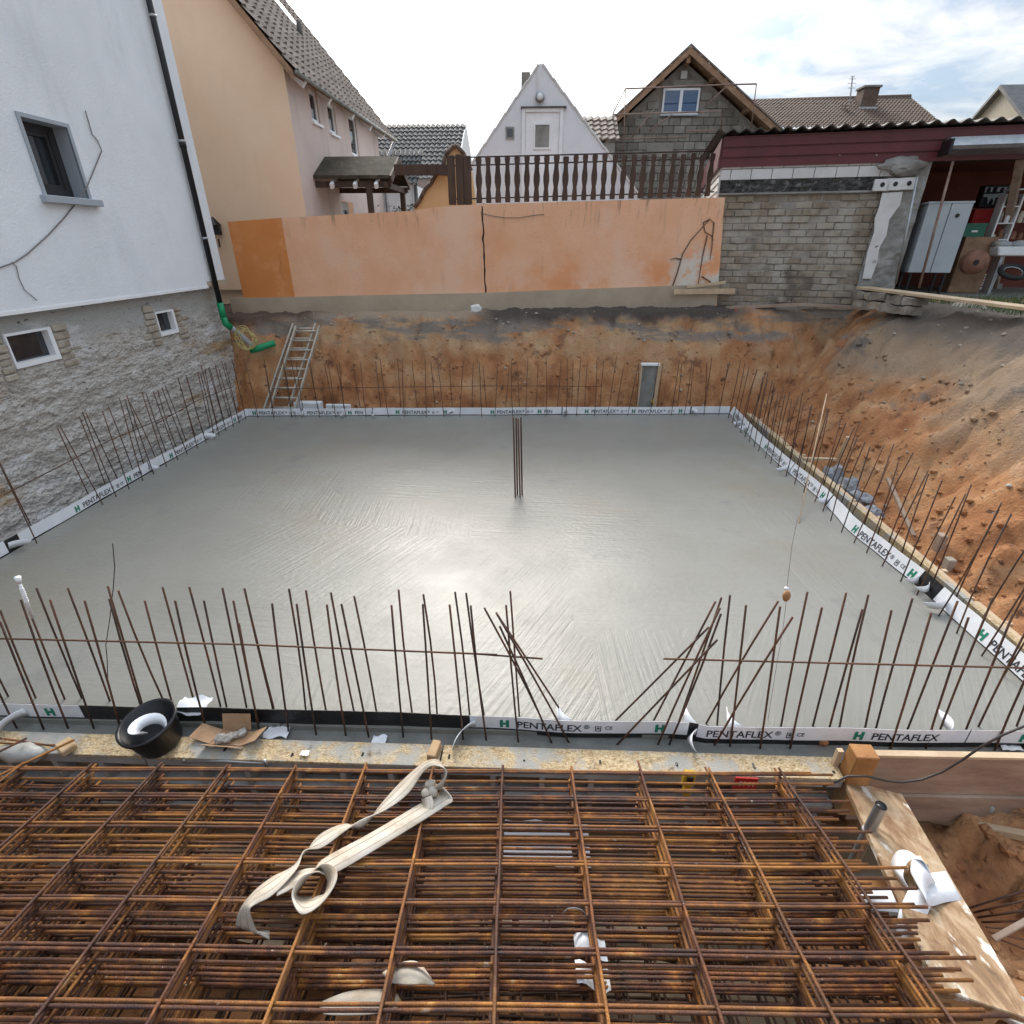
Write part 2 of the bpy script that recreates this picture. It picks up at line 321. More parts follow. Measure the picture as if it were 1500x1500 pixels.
# ------------------------------------------------------------------ the setting: ground, pit, slab
def fbm(p, o=5): return noise.fractal(p, 1.0, 2.0, o)
def sst(t): t = max(0., min(1., t)); return t*t*(3-2*t)
def yfar(x): return 10.02 + (x+5.8)*.0725
def ground_z(x, y):
    p = Vector((x, y, 0))
    n1 = fbm(p*.9); n2 = fbm(p*4+Vector((9, 3, 1)), 4)
    wob = .12*n1 + .06*n2
    d = (y - (yfar(x)+.36) + wob)
    zf = -.12 + (1.94+.012*(x+5))*sst(.06 + d/.95) if d > -.06 else -.55
    if d > .2: zf += .14*math.sin(5*d)*sst(1-d)      # small ledges
    foot = 4.28 if y > 2.6 else 3.2
    dr = x - foot + .25*n1 + .05*n2
    zr = -.2 + 2.35*sst(.08+dr/2.9) if dr > -.2 else -.55
    if y < 2.6: zr = min(zr, -.55 + max(0, x-2.4)*.28 + .25*max(0, 1.9-y))
    if dr > 0 and zr < 2.1: zr += (.055*noise.noise(Vector(((x*.55+y)*3.2, (x-y*.55)*.5, 6))) + .02*noise.noise(Vector(((x*.4+y)*8, (x-y*.4)*.9, 2))))*min(1, dr*2)
    zb = -.55 + .30*max(0, min(1.9, 1.9-y))
    if y < 0: zb += 1.2*sst(-y/1.6)
    z = max(zb, zf, zr)
    a = .075 if z < 1.7 else .02
    clod = noise.turbulence(p*2.6+Vector((4, 7, 2)), 4, False)*.10 - .06
    if 0 < d < 1.2: clod *= 1.9
    elif dr > .5 and y > 2.6: clod *= .3
    fine = .03*noise.noise(p*14) + .018*noise.noise(p*33)
    return z + a*n2 + (clod + fine)*(1 if z < 1.7 else .3)
xs = [-8 + .055*i for i in range(int(20/.055)+1)]
ys = []; y = -3.
while y < 13.4:
    ys.append(y); y += .02 if 10.1 < y < 12.0 else (.12 if y < .8 else .05)
gm = MB(); nx = len(xs)
gm.v = [(x+.02*noise.noise(Vector((x*9, y*9, 1))), y, ground_z(x, y)) for y in ys for x in xs]
gm.f = [(j*nx+i, j*nx+i+1, (j+1)*nx+i+1, (j+1)*nx+i) for j in range(len(ys)-1) for i in range(nx-1)
        if not (-5.4 < xs[i] < 3.4 and 3.0 < ys[j] < 9.6)]
m_soil = mat('dug_soil', [(0,(.23,.09,.038)),(.35,(.39,.175,.075)),(.65,(.47,.245,.115)),(1,(.52,.35,.21))], 1.7, .95, 1.0, 26, detail=9, bdist=.03)
def zmask(lo, hi, x0=None, x1=None, namp=.5, nscale=1.3):
    def fn(n, l):
        s = pos(n, l); g = n.new('ShaderNodeNewGeometry'); z = n.new('ShaderNodeTexNoise'); z.inputs['Scale'].default_value = nscale; z.inputs['Detail'].default_value = 7; l.new(g.outputs['Position'], z.inputs['Vector'])
        h = M_(n, l, 'ADD', s[2], M_(n, l, 'MULTIPLY', M_(n, l, 'SUBTRACT', z.outputs[0], .5), namp*2))
        r = n.new('ShaderNodeMapRange'); r.interpolation_type = 'SMOOTHSTEP'; l.new(h, r.inputs[0]); r.inputs[1].default_value = lo; r.inputs[2].default_value = hi
        o = r.outputs[0]
        if x0 is not None:
            q = n.new('ShaderNodeMapRange'); q.interpolation_type = 'SMOOTHSTEP'; l.new(s[0], q.inputs[0]); q.inputs[1].default_value = x0; q.inputs[2].default_value = x1
            o = M_(n, l, 'MULTIPLY', o, q.outputs[0])
        return o
    return fn
def onslope(n, l):                                        # the open slope on the right against the cut bank
    s = pos(n, l); q = []
    for c, a_, b_ in ((0, 4.2, 4.9), (1, 11.0, 10.4)):
        k = n.new('ShaderNodeMapRange'); k.interpolation_type = 'SMOOTHSTEP'; l.new(s[c], k.inputs[0]); k.inputs[1].default_value = a_; k.inputs[2].default_value = b_; q.append(k.outputs[0])
    return M_(n, l, 'MULTIPLY', *q)
def both(*fs): 
    def fn(n, l):
        o = fs[0](n, l)
        for f in fs[1:]: o = M_(n, l, 'MULTIPLY', o, f(n, l))
        return o
    return fn
def onbank(n, l): return M_(n, l, 'SUBTRACT', 1.0, onslope(n, l))
tint(m_soil, (.17,.075,.04), nzmask(2.4, .54, .70, detail=9)); tint(m_soil, (.10,.05,.03), nzmask(8, .59, .68, detail=9))
tint(m_soil, (.35,.25,.165), both(onslope, zmask(.75, 1.3, None, None, .75, .8)))     # dry sandy crust
tint(m_soil, (.165,.135,.11), both(onslope, zmask(1.35, 1.95, None, None, .8, 1.1)))
tint(m_soil, (.17,.145,.12), both(onslope, zmask(.5, 1.2), nzmask(1.3, .56, .66, (1.5,.5,1), 8)))
tint(m_soil, (.46,.30,.17), both(onbank, zmask(.85, 1.3, None, None, .5, 1.6), nzmask(1.5, .40, .58, detail=8)))
tint(m_soil, (.23,.195,.165), both(onbank, zmask(1.15, 1.35, None, None, .25, 1.2), nzmask(1.1, .47, .6, (.6,1,3))))
tint(m_soil, (.33,.26,.19), both(onbank, zmask(1.65, 1.8, 4.2, 3.8, .2, 3)))
tint(m_soil, (.10,.065,.05), both(onbank, zmask(1.45, 1.75, -4.3, -5.0, .3, 2)))
tint(m_soil, (.075,.06,.052), both(zmask(1.5, 1.8, 4.4, 3.9, .3, 2.2), zmask(0, .1, -1.6, -.9, 0)))   # dark topsoil
g = struct(gm.build('ground', m_soil, smooth=True))
yard = MB()
ZY = 2.08
for x0, x1, y0, y1 in ((-900,900,13.3,1500),(11.9,900,-900,13.3),(-900,-7.9,-900,13.3),(-7.9,11.9,-900,-2.9)):
    yard.add([(x0,y0,ZY),(x1,y0,ZY),(x1,y1,ZY),(x0,y1,ZY)], [(0,1,2,3)])
m_yard = mat('yard_earth', [(0,(.10,.08,.06)),(1,(.20,.17,.12))], 1.2, .95, .4, 20)
struct(yard.build('yard', m_yard))

# wet slab: broom and float marks as fine relief
m_slab = mat('wet_concrete', [(0,(.195,.192,.172)),(.5,(.228,.225,.202)),(1,(.255,.252,.23))], .55, .3, detail=5, spec=.5)
n, l = nodes(m_slab); b = n['Principled BSDF']; b.inputs['Specular IOR Level'].default_value = .34
g_ = n.new('ShaderNodeNewGeometry')
def strokes(ang, across, along, seed):
    mp = n.new('ShaderNodeMapping'); mp.vector_type = 'TEXTURE'; mp.inputs['Rotation'].default_value = (0, 0, rad(ang)); mp.inputs['Scale'].default_value = (1/across, 1/along, 1); mp.inputs['Location'].default_value = (seed, seed*.7, 0)
    l.new(g_.outputs['Position'], mp.inputs[0]); z = n.new('ShaderNodeTexNoise'); z.inputs['Scale'].default_value = 1; z.inputs['Detail'].default_value = 3; z.inputs['Roughness'].default_value = .6
    l.new(mp.outputs[0], z.inputs['Vector']); return z.outputs[0]
def cell(scale, seed):
    mp = n.new('ShaderNodeMapping'); mp.inputs['Location'].default_value = (seed, seed*1.3, 0); mp.inputs['Scale'].default_value = (1, .8, 0); l.new(g_.outputs['Position'], mp.inputs[0])
    v = n.new('ShaderNodeTexVoronoi'); v.distance = 'CHEBYCHEV'; v.inputs['Scale'].default_value = scale; v.inputs['Randomness'].default_value = .8; l.new(mp.outputs[0], v.inputs['Vector'])
    s = n.new('ShaderNodeSeparateColor'); l.new(v.outputs['Color'], s.inputs[0]); return s.outputs
def mixv(f, a, c):
    k = n.new('ShaderNodeMix'); l.new(f, k.inputs[0])
    for i, v in ((2, a), (3, c)):
        if isinstance(v, (int, float)): k.inputs[i].default_value = v
        else: l.new(v, k.inputs[i])
    return k.outputs[0]
def step(s, t): return M_(n, l, 'GREATER_THAN', s, t)
c1 = cell(.55, 3.1)
hgt = mixv(step(c1[0], .45), strokes(-28, 26, 1.0, 1), strokes(4, 24, .9, 5))
hgt = mixv(step(c1[1], .68), hgt, strokes(88, 20, 1.2, 9))
fine = n.new('ShaderNodeTexNoise'); fine.inputs['Scale'].default_value = 16; fine.inputs['Detail'].default_value = 6; l.new(g_.outputs['Position'], fine.inputs['Vector'])
hgt = M_(n, l, 'ADD', hgt, M_(n, l, 'MULTIPLY', fine.outputs[0], .55))
amp = nzmask(.5, .35, .65)(n, l)                       # strokes show in places, elsewhere water stands smooth
sp = pos(n, l); nearm = n.new('ShaderNodeMapRange'); nearm.interpolation_type = 'SMOOTHSTEP'; l.new(sp[1], nearm.inputs[0])
nearm.inputs[1].default_value = 9.3; nearm.inputs[2].default_value = 5.5; nearm.inputs[3].default_value = .12; nearm.inputs[4].default_value = 1
bp = n.new('ShaderNodeBump'); bp.inputs['Distance'].default_value = .012; l.new(hgt, bp.inputs['Height'])
l.new(M_(n, l, 'MULTIPLY', M_(n, l, 'ADD', M_(n, l, 'MULTIPLY', amp, .56), .22), nearm.outputs[0]), bp.inputs['Strength']); l.new(bp.outputs[0], b.inputs['Normal'])
rr = n.new('ShaderNodeMapRange'); l.new(nzmask(.8, .35, .7)(n, l), rr.inputs[0]); rr.inputs[3].default_value = .36; rr.inputs[4].default_value = .46
l.new(rr.outputs[0], b.inputs['Roughness'])
tint(m_slab, (.228,.212,.175), nzmask(.45, .5, .7))
tint(m_slab, (.187,.186,.175), nzmask(1.1, .56, .74))

FL, FR, NR, NL = (-5.86,10.0), (3.84,10.7), (3.86,2.74), (-5.9,2.5)
struct(MB().prism([(*NL,-.5),(*NR,-.5),(*FR,-.5),(*FL,-.5)], (0,0,.5)).build('concrete_slab', m_slab))
foot = [(-6.25,2.38),(4.05,2.578),(4.08,10.98),(-6.2,10.3)]
struct(MB().prism([(*p,-.52) for p in foot], (0,0,.478)).build('concrete_footing', m_concrete2))

# ------------------------------------------------------------------ white house on the left
XW = -6.2
def onW(px, py, off=0): return at(px, py, X=XW+off)
house = thing('white_house', 'white rendered house with bare rubble basement wall along the excavation', 'house', (XW, 8, 0))
YC = 10.9
ZP0, ZP1 = 2.36, 2.40
wy0, wy1, wz0, wz1 = 7.31, 8.0, 3.62, 4.42      # window opening
def holes_wall(mb, us, vs, holes, fn):
    us = sorted(set(us)); vs = sorted(set(vs))
    for i in range(len(us)-1):
        for j in range(len(vs)-1):
            cu, cv_ = (us[i]+us[i+1])/2, (vs[j]+vs[j+1])/2
            if any(a < cu < b_ and c < cv_ < d for a, b_, c, d in holes): continue
            mb.add([fn(us[i],vs[j]),fn(us[i+1],vs[j]),fn(us[i+1],vs[j+1]),fn(us[i],vs[j+1])], [(0,1,2,3)])
mb = MB()
holes_wall(mb, [-3, wy0, wy1, YC], [2.38, wz0, wz1, 9.5], [(wy0,wy1,wz0,wz1)], lambda u, v: (XW, u, v))
mb.add([(XW,YC,2.38),(XW-8,YC,2.38),(XW-8,YC,9.5),(XW,YC,9.5),(XW-.1,-3,2.38),(XW-.1,YC,2.38),(XW,YC,2.38),(XW,-3,2.38)], [(0,1,2,3),(4,5,6,7)])
mb.build('wall', m_plaster, house)
MB().box(XW-8, XW-.1, -3, YC-.02, 9.45, 9.6).build('ceiling_slab', m_plaster, house)
rv = MB(); D = .22                                # reveal
for a, b_ in (((wy0,wz0),(wy1,wz0)),((wy1,wz0),(wy1,wz1)),((wy1,wz1),(wy0,wz1)),((wy0,wz1),(wy0,wz0))):
    rv.add([(XW,*a),(XW,*b_),(XW-D,*b_),(XW-D,*a)], [(0,1,2,3)])
win = rv.build('window', m_grey, house)
fr = MB()
for y0, y1, z0, z1 in ((wy0-.045,wy1+.045,wz1,wz1+.045),(wy0-.045,wy0,wz0,wz1),(wy1,wy1+.045,wz0,wz1)): fr.box(XW-.01, XW+.018, y0, y1, z0, z1)
fr.build('surround', m_grey, win)
MB().box(XW-.05, XW+.09, wy0-.10, wy1+.14, wz0-.08, wz0+.002).build('sill', m_grey, win, bevel=.006)
fr = MB()
for y0, y1, z0, z1 in ((wy0,wy1,wz1-.08,wz1),(wy0,wy1,wz0,wz0+.10),(wy0,wy0+.08,wz0+.10,wz1-.08),(wy1-.10,wy1,wz0+.10,wz1-.08)): fr.box(XW-D-.03, XW-D+.03, y0, y1, z0, z1)
fr.build('frame', m_darkframe, win)
fr = MB()
for y0, y1, z0, z1 in ((wy0+.08,wy1-.10,wz1-.13,wz1-.08),(wy0+.08,wy1-.10,wz0+.10,wz0+.15),(wy0+.08,wy0+.13,wz0+.15,wz1-.13),(wy1-.15,wy1-.10,wz0+.15,wz1-.13)): fr.box(XW-D-.04, XW-D+.015, y0, y1, z0, z1)
fr.build('sash', m_darkframe, win)
MB().box(XW-D-.03, XW-D-.02, wy0+.05, wy1-.05, wz0+.05, wz1-.05).build('pane', m_glass, win)
# rubble basement wall
bw = [(6.12,6.78,1.74,2.14),(8.80,9.28,1.71,2.09)]
RY0, RY1 = 1.5, YC-.04
def rub(u, v):
    y = RY0 + (RY1-RY0)*u; z = -.6 + 2.98*v
    p = Vector((0, y, z))
    band = noise.noise(Vector((0, y*.3, z*2.6)))*.03 + noise.noise(Vector((5, y*.8, z*9)))*.014    # scored courses
    t = noise.turbulence(Vector((3, y*2.4, z*7.5)), 4, False)*.026
    f_ = noise.noise(Vector((7, y*15, z*24)))*.014 + noise.noise(Vector((1, y*34, z*46)))*.013
    rough = .25 + .75*sst((2.05-z)/.5)
    return (XW-.13 + (band + t + f_)*rough + .08*sst((.9-z)/1.2), y, z)
rb = MB().grid(820, 230, rub, lambda u, v: any(a < RY0+(RY1-RY0)*u < b_ and c < -.6+2.98*v < d for a, b_, c, d in bw))
m_rub = mat('rubble_masonry', [(0,(.26,.235,.205)),(.35,(.44,.41,.37)),(.7,(.54,.51,.47)),(1,(.65,.63,.60))], 6, .95, .9, 30, (1,.8,1.6), detail=9, bdist=.03)
tint(m_rub, (.42,.42,.40), zmask(1.75, 2.1, None, None, .25, 2))
tint(m_rub, (.62,.61,.61), nzmask(1.3, .57, .7, (1,.6,1.6)))
tint(m_rub, (.40,.28,.16), nzmask(1.0, .56, .72, (1,.5,2)))
tint(m_rub, (.10,.09,.085), nzmask(13, .60, .68, (1,.7,1.6), 8))
tint(m_rub, (.12,.11,.10), nzmask(30, .63, .70, (1,.8,1.2), 5))
rubble = rb.build('rubble_wall', m_rub, house)
MB().box(XW-6, XW-.35, -3, YC-.05, -.6, 2.37).build('wall_core', m_stone, house)
MB().add([(XW-.13,YC-.04,-.6),(XW-2,YC-.04,-.6),(XW-2,YC-.04,2.38),(XW-.13,YC-.04,2.38)], [(0,1,2,3)]).build('end_wall', m_rub, house)
for k, (a, b_, c, d) in enumerate(bw):
    fr = MB(); x1 = XW-.12; t_ = .04
    for y0, y1, z0, z1 in ((a,b_,d-.03,d),(a,b_,c,c+.06),(a,a+.025,c+.06,d-.03),(b_-t_-.02,b_,c+.06,d-.03)): fr.box(x1-.12, x1+.02, y0, y1, z0, z1)
    wdw = fr.build('basement_window', m_upvc, house)
    MB().box(x1-.08, x1-.07, a+.02, b_-.05, c+.05, d-.02).build('pane', m_glass, wdw)
    MB().box(x1-.3, x1-.17, a-.1, b_+.1, c-.1, d+.1).build('backing', m_black, wdw)
    for s_, x_ in ((a-.02,-1),(b_+.02,1)):                  # sandstone blocks that frame the opening
        z = c-.12
        while z < d+.02:
            hh = random.uniform(.07,.12); ln = random.uniform(.14,.30)
            y0 = s_-ln if x_ < 0 else s_
            q = MB().box(XW-.2, XW-.10+random.uniform(-.02,.02), y0, y0+ln, z, z+hh-.012)
            q.build('block', m_sandstone, rubble, bevel=.014)
            if ln < .2 and random.random() < .8:
                q = MB().box(XW-.2, XW-.11+random.uniform(-.02,.015), y0+(-.2 if x_ < 0 else ln+.012), y0+(-.012 if x_ < 0 else ln+.2), z+.01, z+hh-.01)
                q.build('block', m_sandstone, rubble, bevel=.014)
            z += hh
MB().box(XW-.01, XW+.012, -3, YC-.62, 2.345, 2.385).build('base_rail', m_upvc, house)
MB().box(XW-.01, XW+.02, YC-.62, YC+.012, 2.37, 2.46).build('bare_strip', m_greyplinth, house)
# black downpipe along the corner, green drain below it
yp = 10.43; xp = XW+.07
dpipe = MB().tube([(xp,yp,9.2),(xp,yp,2.05)], .047, 14).build('downpipe', m_black, house, True)
for z in (3.15, 4.6, 6.2): MB().tube([(xp,yp,z),(xp,yp,z+.035)], .056, 14).build('clamp', m_steel, dpipe, True)
MB().tube([(xp,yp,4.52),(xp,yp,4.62)], .054, 14).build('socket', m_black, dpipe, True)
MB().tube([(xp,yp,2.08),(xp,yp,1.78)], [.062,.058], 16).build('green_socket', m_greenpipe, dpipe, True)
MB().tube([(xp,yp,1.82),(xp+.01,yp+.02,1.70),(xp+.06,yp+.08,1.62)], .062, 16).build('green_bend', m_greenpipe, dpipe, True)
MB().tube([(xp+.05,yp+.07,1.64),(xp+.16,yp+.2,1.46),(xp+.30,yp+.24,1.27),(xp+.36,yp+.26,1.2)], .05, 14).build('lower_pipe', m_greypipe, dpipe, True)
MB().tube([(xp+.26,yp+.22,1.17),(xp+.40,yp+.28,1.19),(xp+.52,yp+.36,1.23),(xp+.70,yp+.44,1.28)], [.066,.066,.062,.062], 16).build('green_drain', m_greenpipe, dpipe, True)
coil = thing('cable_coil', 'yellow cable coiled loosely around the drain pipe at the house corner', 'cable', (xp+.25,yp+.2,1.3))
for k in range(5):
    c = Vector((xp+.26+.02*k, yp+.16-.03*k, 1.36+.02*k)); r1 = .17+.015*k
    MB().tube([c+Vector((math.cos(t)*r1*.75+.03*math.sin(3*t+k), .08*math.sin(t+k), math.sin(t)*r1)) for t in [2*math.pi*i/22 for i in range(23)]], .009, 6).build('cable_loop', m_yellowcable, coil, True)
tag(MB().tube([onW(x, y, .02) for x, y in ((0,392),(22,384),(40,372),(70,345),(95,318),(112,297),(128,272),(140,243),(149,221),(143,206),(135,197),(131,183),(125,162))], .0075, 6).build('wall_cable', m_cable, None, True),
    'thin grey cable drooping across the white render below the small window', 'cable')
tag(MB().tube([onW(x, y, .015) for x, y in ((17,384),(24,390),(28,408),(36,425),(47,434),(54,440))], .005, 5).build('cable_end', m_cable, None, True),
    'short loose cable end dangling on the white house wall', 'cable')

# ------------------------------------------------------------------ peach garden wall
WL, WR = Vector((-6.5, 11.55, 0)), Vector((3.66, 12.3, 0))
wu = (WR-WL).normalized(); wnrm = Vector((wu.y, -wu.x, 0))           # towards the camera
def onP(px, py, off=0): return at(px, py, plane=(WL+wnrm*off, wnrm))
gw = thing('garden_wall', 'long peach rendered garden wall with bright orange end and black crack', 'wall', (-1.5, 11.9, 2.1))
ZB = 1.7
def jag(px, side):
    pts = []
    for i, py in enumerate(range(296, 441, 9)):
        p = onP(px + (i*.35) + 2.2*noise.noise(Vector((i*.9, 3, 0))), py)
        pts.append(p + wu*side*(.012 + .022*abs(noise.noise(Vector((i*1.7, 9, 0))))))
    return pts
def panel(top, left, right, m, name):
    poly = [Vector(p) for p in top]
    base = []
    q = poly + right + left
    return MB().prism(q, -wnrm*.24).build(name, m, gw)
def dn(p): return Vector((p.x, p.y, ZB))
tl, t1, t2, t3, tr = onP(333,325), onP(412,319), onP(600,309), onP(640,303), onP(1062,289)
jl, jr = jag(706, -1), jag(706, 1)
tc_ = onP(706, 299)
panel([tl, t1], [dn(tl)], [dn(t1)], m_orange, 'wall_panel')
panel([t1, t2, t3, tc_-wu*.012], [dn(t1)], jl + [dn(jl[-1])], m_peach, 'wall_panel')
panel([tc_+wu*.012, tr], [dn(jr[-1])] + jr[::-1], [dn(onP(1054,430))], m_peach, 'wall_panel')
tint(m_peach, (.76,.33,.15), lambda n, l: M_(n, l, 'MULTIPLY', nzmask(.8, .40, .60, (1,1,1.2))(n, l), zmask(3.4, 2.4, -1.8, -.3, .4)(n, l)))
tint(m_peach, (.66,.62,.54), lambda n, l: M_(n, l, 'MULTIPLY', nzmask(1.9, .42, .56)(n, l), zmask(3.3, 2.6, 2.3, 3.0, .3)(n, l)))
tint(m_peach, (.82,.52,.36), nzmask(.7, .5, .7, (1,1,.8)))
tint(m_peach, (.30,.17,.10), lambda n, l: M_(n, l, 'MULTIPLY', nzmask(5, .54, .72, (1.6,1.6,.16))(n, l), zmask(3.2, 3.75, None, None, .12, 3)(n, l)))
cs0 = (tc_-WL).dot(wu); MB().obox(WL+wu*(cs0-.25)-wnrm*.05+Vector((0,0,ZB)), wu*.5, -wnrm*.03, (0,0,tc_.z-ZB-.03)).build('crack_core', m_bitumen, gw)
pa, pb, pc = onP(336,437,.03), onP(708,429,.03), onP(1054,416,.03)
for a, b_ in ((pa, pb), (pb, pc)):
    MB().prism([a, b_, Vector((b_.x,b_.y,1.6)), Vector((a.x,a.y,1.6))], -wnrm*.06).build('plinth', m_greyplinth, gw)
vine = thing('dry_vine', 'bare dry vine clinging to the stained end of the peach wall', 'vine', onP(1035,420,.02))
for pts in (((985,420),(992,400),(1000,372),(1012,352),(1028,334),(1040,321),(1046,326)),((1040,321),(1030,326),(1033,340),(1042,345),(1045,352)),((1046,326),(1044,345),(1043,362),(1040,380)),((1036,345),(1030,372),(1026,395),(1022,425)),((1028,405),(1040,412),(1050,425)),((998,380),(990,378),(982,380))):
    MB().tube([onP(x, y, .015) for x, y in pts], [.014*(1-.6*i/(len(pts)-1)) for i in range(len(pts))], 6).build('branch', m_twig, vine, True)
tag(MB().tube([onP(x, y, .015) for x, y in ((704,312),(720,316),(740,319),(760,319),(785,315),(797,314))], .006, 5).build('hanging_wire', m_cable, None, True), 'thin wire hanging beside the crack of the peach wall', 'wire')
for k, (a, b_, hh) in enumerate((((986,431),(1075,430),.10),((1005,422),(1062,415),.05))):
    p, q = onP(*a, .12), onP(*b_, .12)
    tag(MB().prism([p, q, q+Vector((0,0,hh)), p+Vector((0,0,hh))], wnrm*.035).build('plank', m_lightwood), ['long plank lying below the stained end of the peach wall','short grey batten above the long plank at the wall foot'][k], 'plank')

# ------------------------------------------------------------------ picket fence on the wall
fence = thing('picket_fence', 'dark brown fence of turned wooden pickets above the peach wall', 'fence', (.6, 12.6, 3.8))
FP = (Vector((0, 12.62, 0)), Vector((0, -1, 0)))
prof = [(0,.055),(.10,.058),(.20,.05),(.30,.040),(.38,.052),(.46,.062),(.56,.062),(.70,.045),(.80,.040),(.88,.052),(.95,.058),(1,.048)]
def picket(px, pt, pb_, sc=1.0, th=.035):
    a = at(px, pb_, plane=FP); t = at(px, pt, plane=FP); hgt_ = t.z-a.z
    lft = [a + Vector((-w_*sc, 0, f_*hgt_)) for f_, w_ in prof]; rgt = [a + Vector((w_*sc, 0, f_*hgt_)) for f_, w_ in prof]
    tilt = random.uniform(-.012,.012)
    poly = [p+Vector((tilt*(p.z-a.z),0,0)) for p in lft + rgt[::-1]]
    MB().prism(poly, (0, th, 0)).build('picket', m_timber, fence)
px = 702.
i = 0
while px < 1047:
    t = (px-660)/390
    picket(px, 230-5*t+random.uniform(-1.5,1.5), 299-12*t, random.uniform(.9,1.06)); px += 13.9
for px in (663, 675, 686): 
    a = at(px, 300, plane=FP)
    MB().box(a.x-.075, a.x+.075, 12.60, 12.68, a.z, a.z+.86+random.uniform(-.03,.03)).build('post', m_timber, fence, bevel=.01)
for y0, y1 in ((243,232),(292,281),(231,221)):
    MB().tube([at(660,y0,Y=12.69), at(1046,y1,Y=12.69)], .014, 6).build('rail', m_timber, fence, True)

# ------------------------------------------------------------------ roofs
def tiles(o, u, v, lu, lv, nu, nv, amp=.03, seg=4):
    o, u, v = Vector(o), Vector(u).normalized(), Vector(v).normalized(); nn = u.cross(v).normalized()
    if nn.z < 0: nn = -nn
    mb = MB(); n_ = nu*seg
    for j in range(nv):
        vs = []; dz = random.uniform(-.004,.004)
        for e, lift in ((0, .05+dz), (1.06, .012)):
            for i in range(n_+1):
                ph = (i % seg)/seg
                bump = amp*math.sin(ph*math.pi*2)
                vs.append(o + u*(lu*i/n_) + v*(lv*(j+e)/nv) + nn*(bump+lift+random.uniform(-.002,.002)))
        fs = [(i, i+1, n_+2+i, n_+1+i) for i in range(n_)]
        base = len(vs)
        vs += [vs[i]-nn*.045 for i in range(n_+1)]
        fs += [(base+i, base+i+1, i+1, i) for i in range(n_)]
        mb.add(vs, fs)
    return mb

# orange house
XC, YG = -5.43, 13.5
oh = thing('orange_house', 'apricot two storey house with brown tiled roof behind the peach wall', 'house', (XC, YG, 2.1))
ez = 6.45; pit = rad(49); YE = 21.2
vdir = Vector((-math.cos(pit), 0, math.sin(pit))); RL = 7.2
def rz(x): return ez + (XC-x)*math.tan(pit)
MB().add([(XC,YG,1.4),(XC-9,YG,1.4),(XC-9,YG,14),(XC-4.6,YG,rz(XC-4.6)),(XC,YG,ez)], [(4,3,2,1,0)]).build('gable_wall', m_gable, oh)
mb = MB(); WN = []
for (a, b_) in (((451,128),(470,184)),((478,148),(495,200)),((509,166),(527,232))):
    p, q = at(*a, X=XC), at(*b_, X=XC); WN.append((p.y, q.y, q.z, (p.z+at(b_[0], a[1]+ (b_[0]-a[0])*.68, X=XC).z)/2))
dw = (16.05, 16.95, 2.05, 4.1); w4 = (18.9, 19.55, 2.9, 3.75)
HO = [(a,b_,c,d) for a,b_,c,d in WN] + [dw, w4]
holes_wall(mb, [YG,20.3]+[h_[i] for h_ in HO for i in (0,1)], [1.4,ez]+[h_[i] for h_ in HO for i in (2,3)], HO, lambda u, v: (XC,u,v))
mb.add([(XC,20.3,2),(XC-9,20.3,2),(XC-9,20.3,ez),(XC,20.3,ez)], [(0,1,2,3)])
mb.build('side_wall', m_pink, oh)
for k, (a, b_, c, d) in enumerate(HO):
    if k == 3:
        dr = MB().box(XC-.2,XC-.14,a,b_,c,d).build('door', m_greypipe, oh); MB().box(XC-.13,XC-.11,a+.2,b_-.2,c+1.0,d-.2).build('pane', m_glass, dr); continue
    fr = MB()
    for y0,y1,z0,z1 in ((a,b_,d-.07,d),(a,b_,c,c+.08),(a,a+.07,c+.08,d-.07),(b_-.07,b_,c+.08,d-.07)): fr.box(XC-.10,XC-.04,y0,y1,z0,z1)
    ww = fr.build('window', m_upvc, oh)
    MB().box(XC-.08,XC-.07,a+.03,b_-.03,c+.03,d-.03).build('pane', m_glass, ww)
    MB().box(XC-.12,XC+.06,a-.05,b_+.05,c-.05,c).build('sill', m_upvc, ww)
    rv = MB()
    rv.add([(XC,a,c),(XC,a,d),(XC-.10,a,d),(XC-.10,a,c),(XC,b_,c),(XC,b_,d),(XC-.10,b_,d),(XC-.10,b_,c)], [(0,1,2,3),(4,5,6,7),(1,5,6,2)])
    rv.build('reveal', m_pink, ww)
ro = Vector((XC+.30, 13.22, ez-.28))
mb = MB().obox(ro-Vector((0,0,.07)), (0,YE-13.22,0), vdir*RL, Vector((0,0,.06)))
roof = mb.build('roof', m_rafter, oh)
rt = tiles(ro+Vector((.03,-.02,0)), (0,1,0), vdir, YE-13.18, RL, 26, 22, .035).build('roof_tiles', m_tile, roof); rt['kind'] = 'stuff'
MB().obox(ro+Vector((0,-.03,-.16)), (0,.03,0), vdir*RL, (0,0,.17)).build('verge_board', m_rafter, roof)
MB().tube([ro+Vector((.07,-.02,-.03)), ro+Vector((.07,YE-13.2,-.03))], .042, 10).build('gutter', m_cementpanel, roof, True)
for y in (13.8, 15.3, 17.0, 18.6, 20.0): MB().beam((XC-.05,y,ez-.10),(XC+.28,y,ez-.38),.10,.14).build('rafter_end', m_upvc, roof)
MB().tube([(XC+.36,YE-.1,ez-.3),(XC+.1,20.6,ez-1.0),(XC+.08,20.4,ez-1.4),(XC+.08,20.4,2.1)], .045, 8).build('downpipe', m_steel, oh, True)
rn = vdir.cross(Vector((0,1,0))); rn = rn if rn.z > 0 else -rn
vp = at(441, 58, plane=(ro, rn))
MB().tube([vp-Vector((0,0,.1)), vp+Vector((0,0,.38))], .07, 10).build('vent_pipe', m_corr, roof, True)
sk = at(402, 8, plane=(ro, rn))
MB().obox(sk-vdir*.5+rn*.04, (0,.75,0), vdir*1.0, rn*.06).build('skylight', m_upvc, roof)
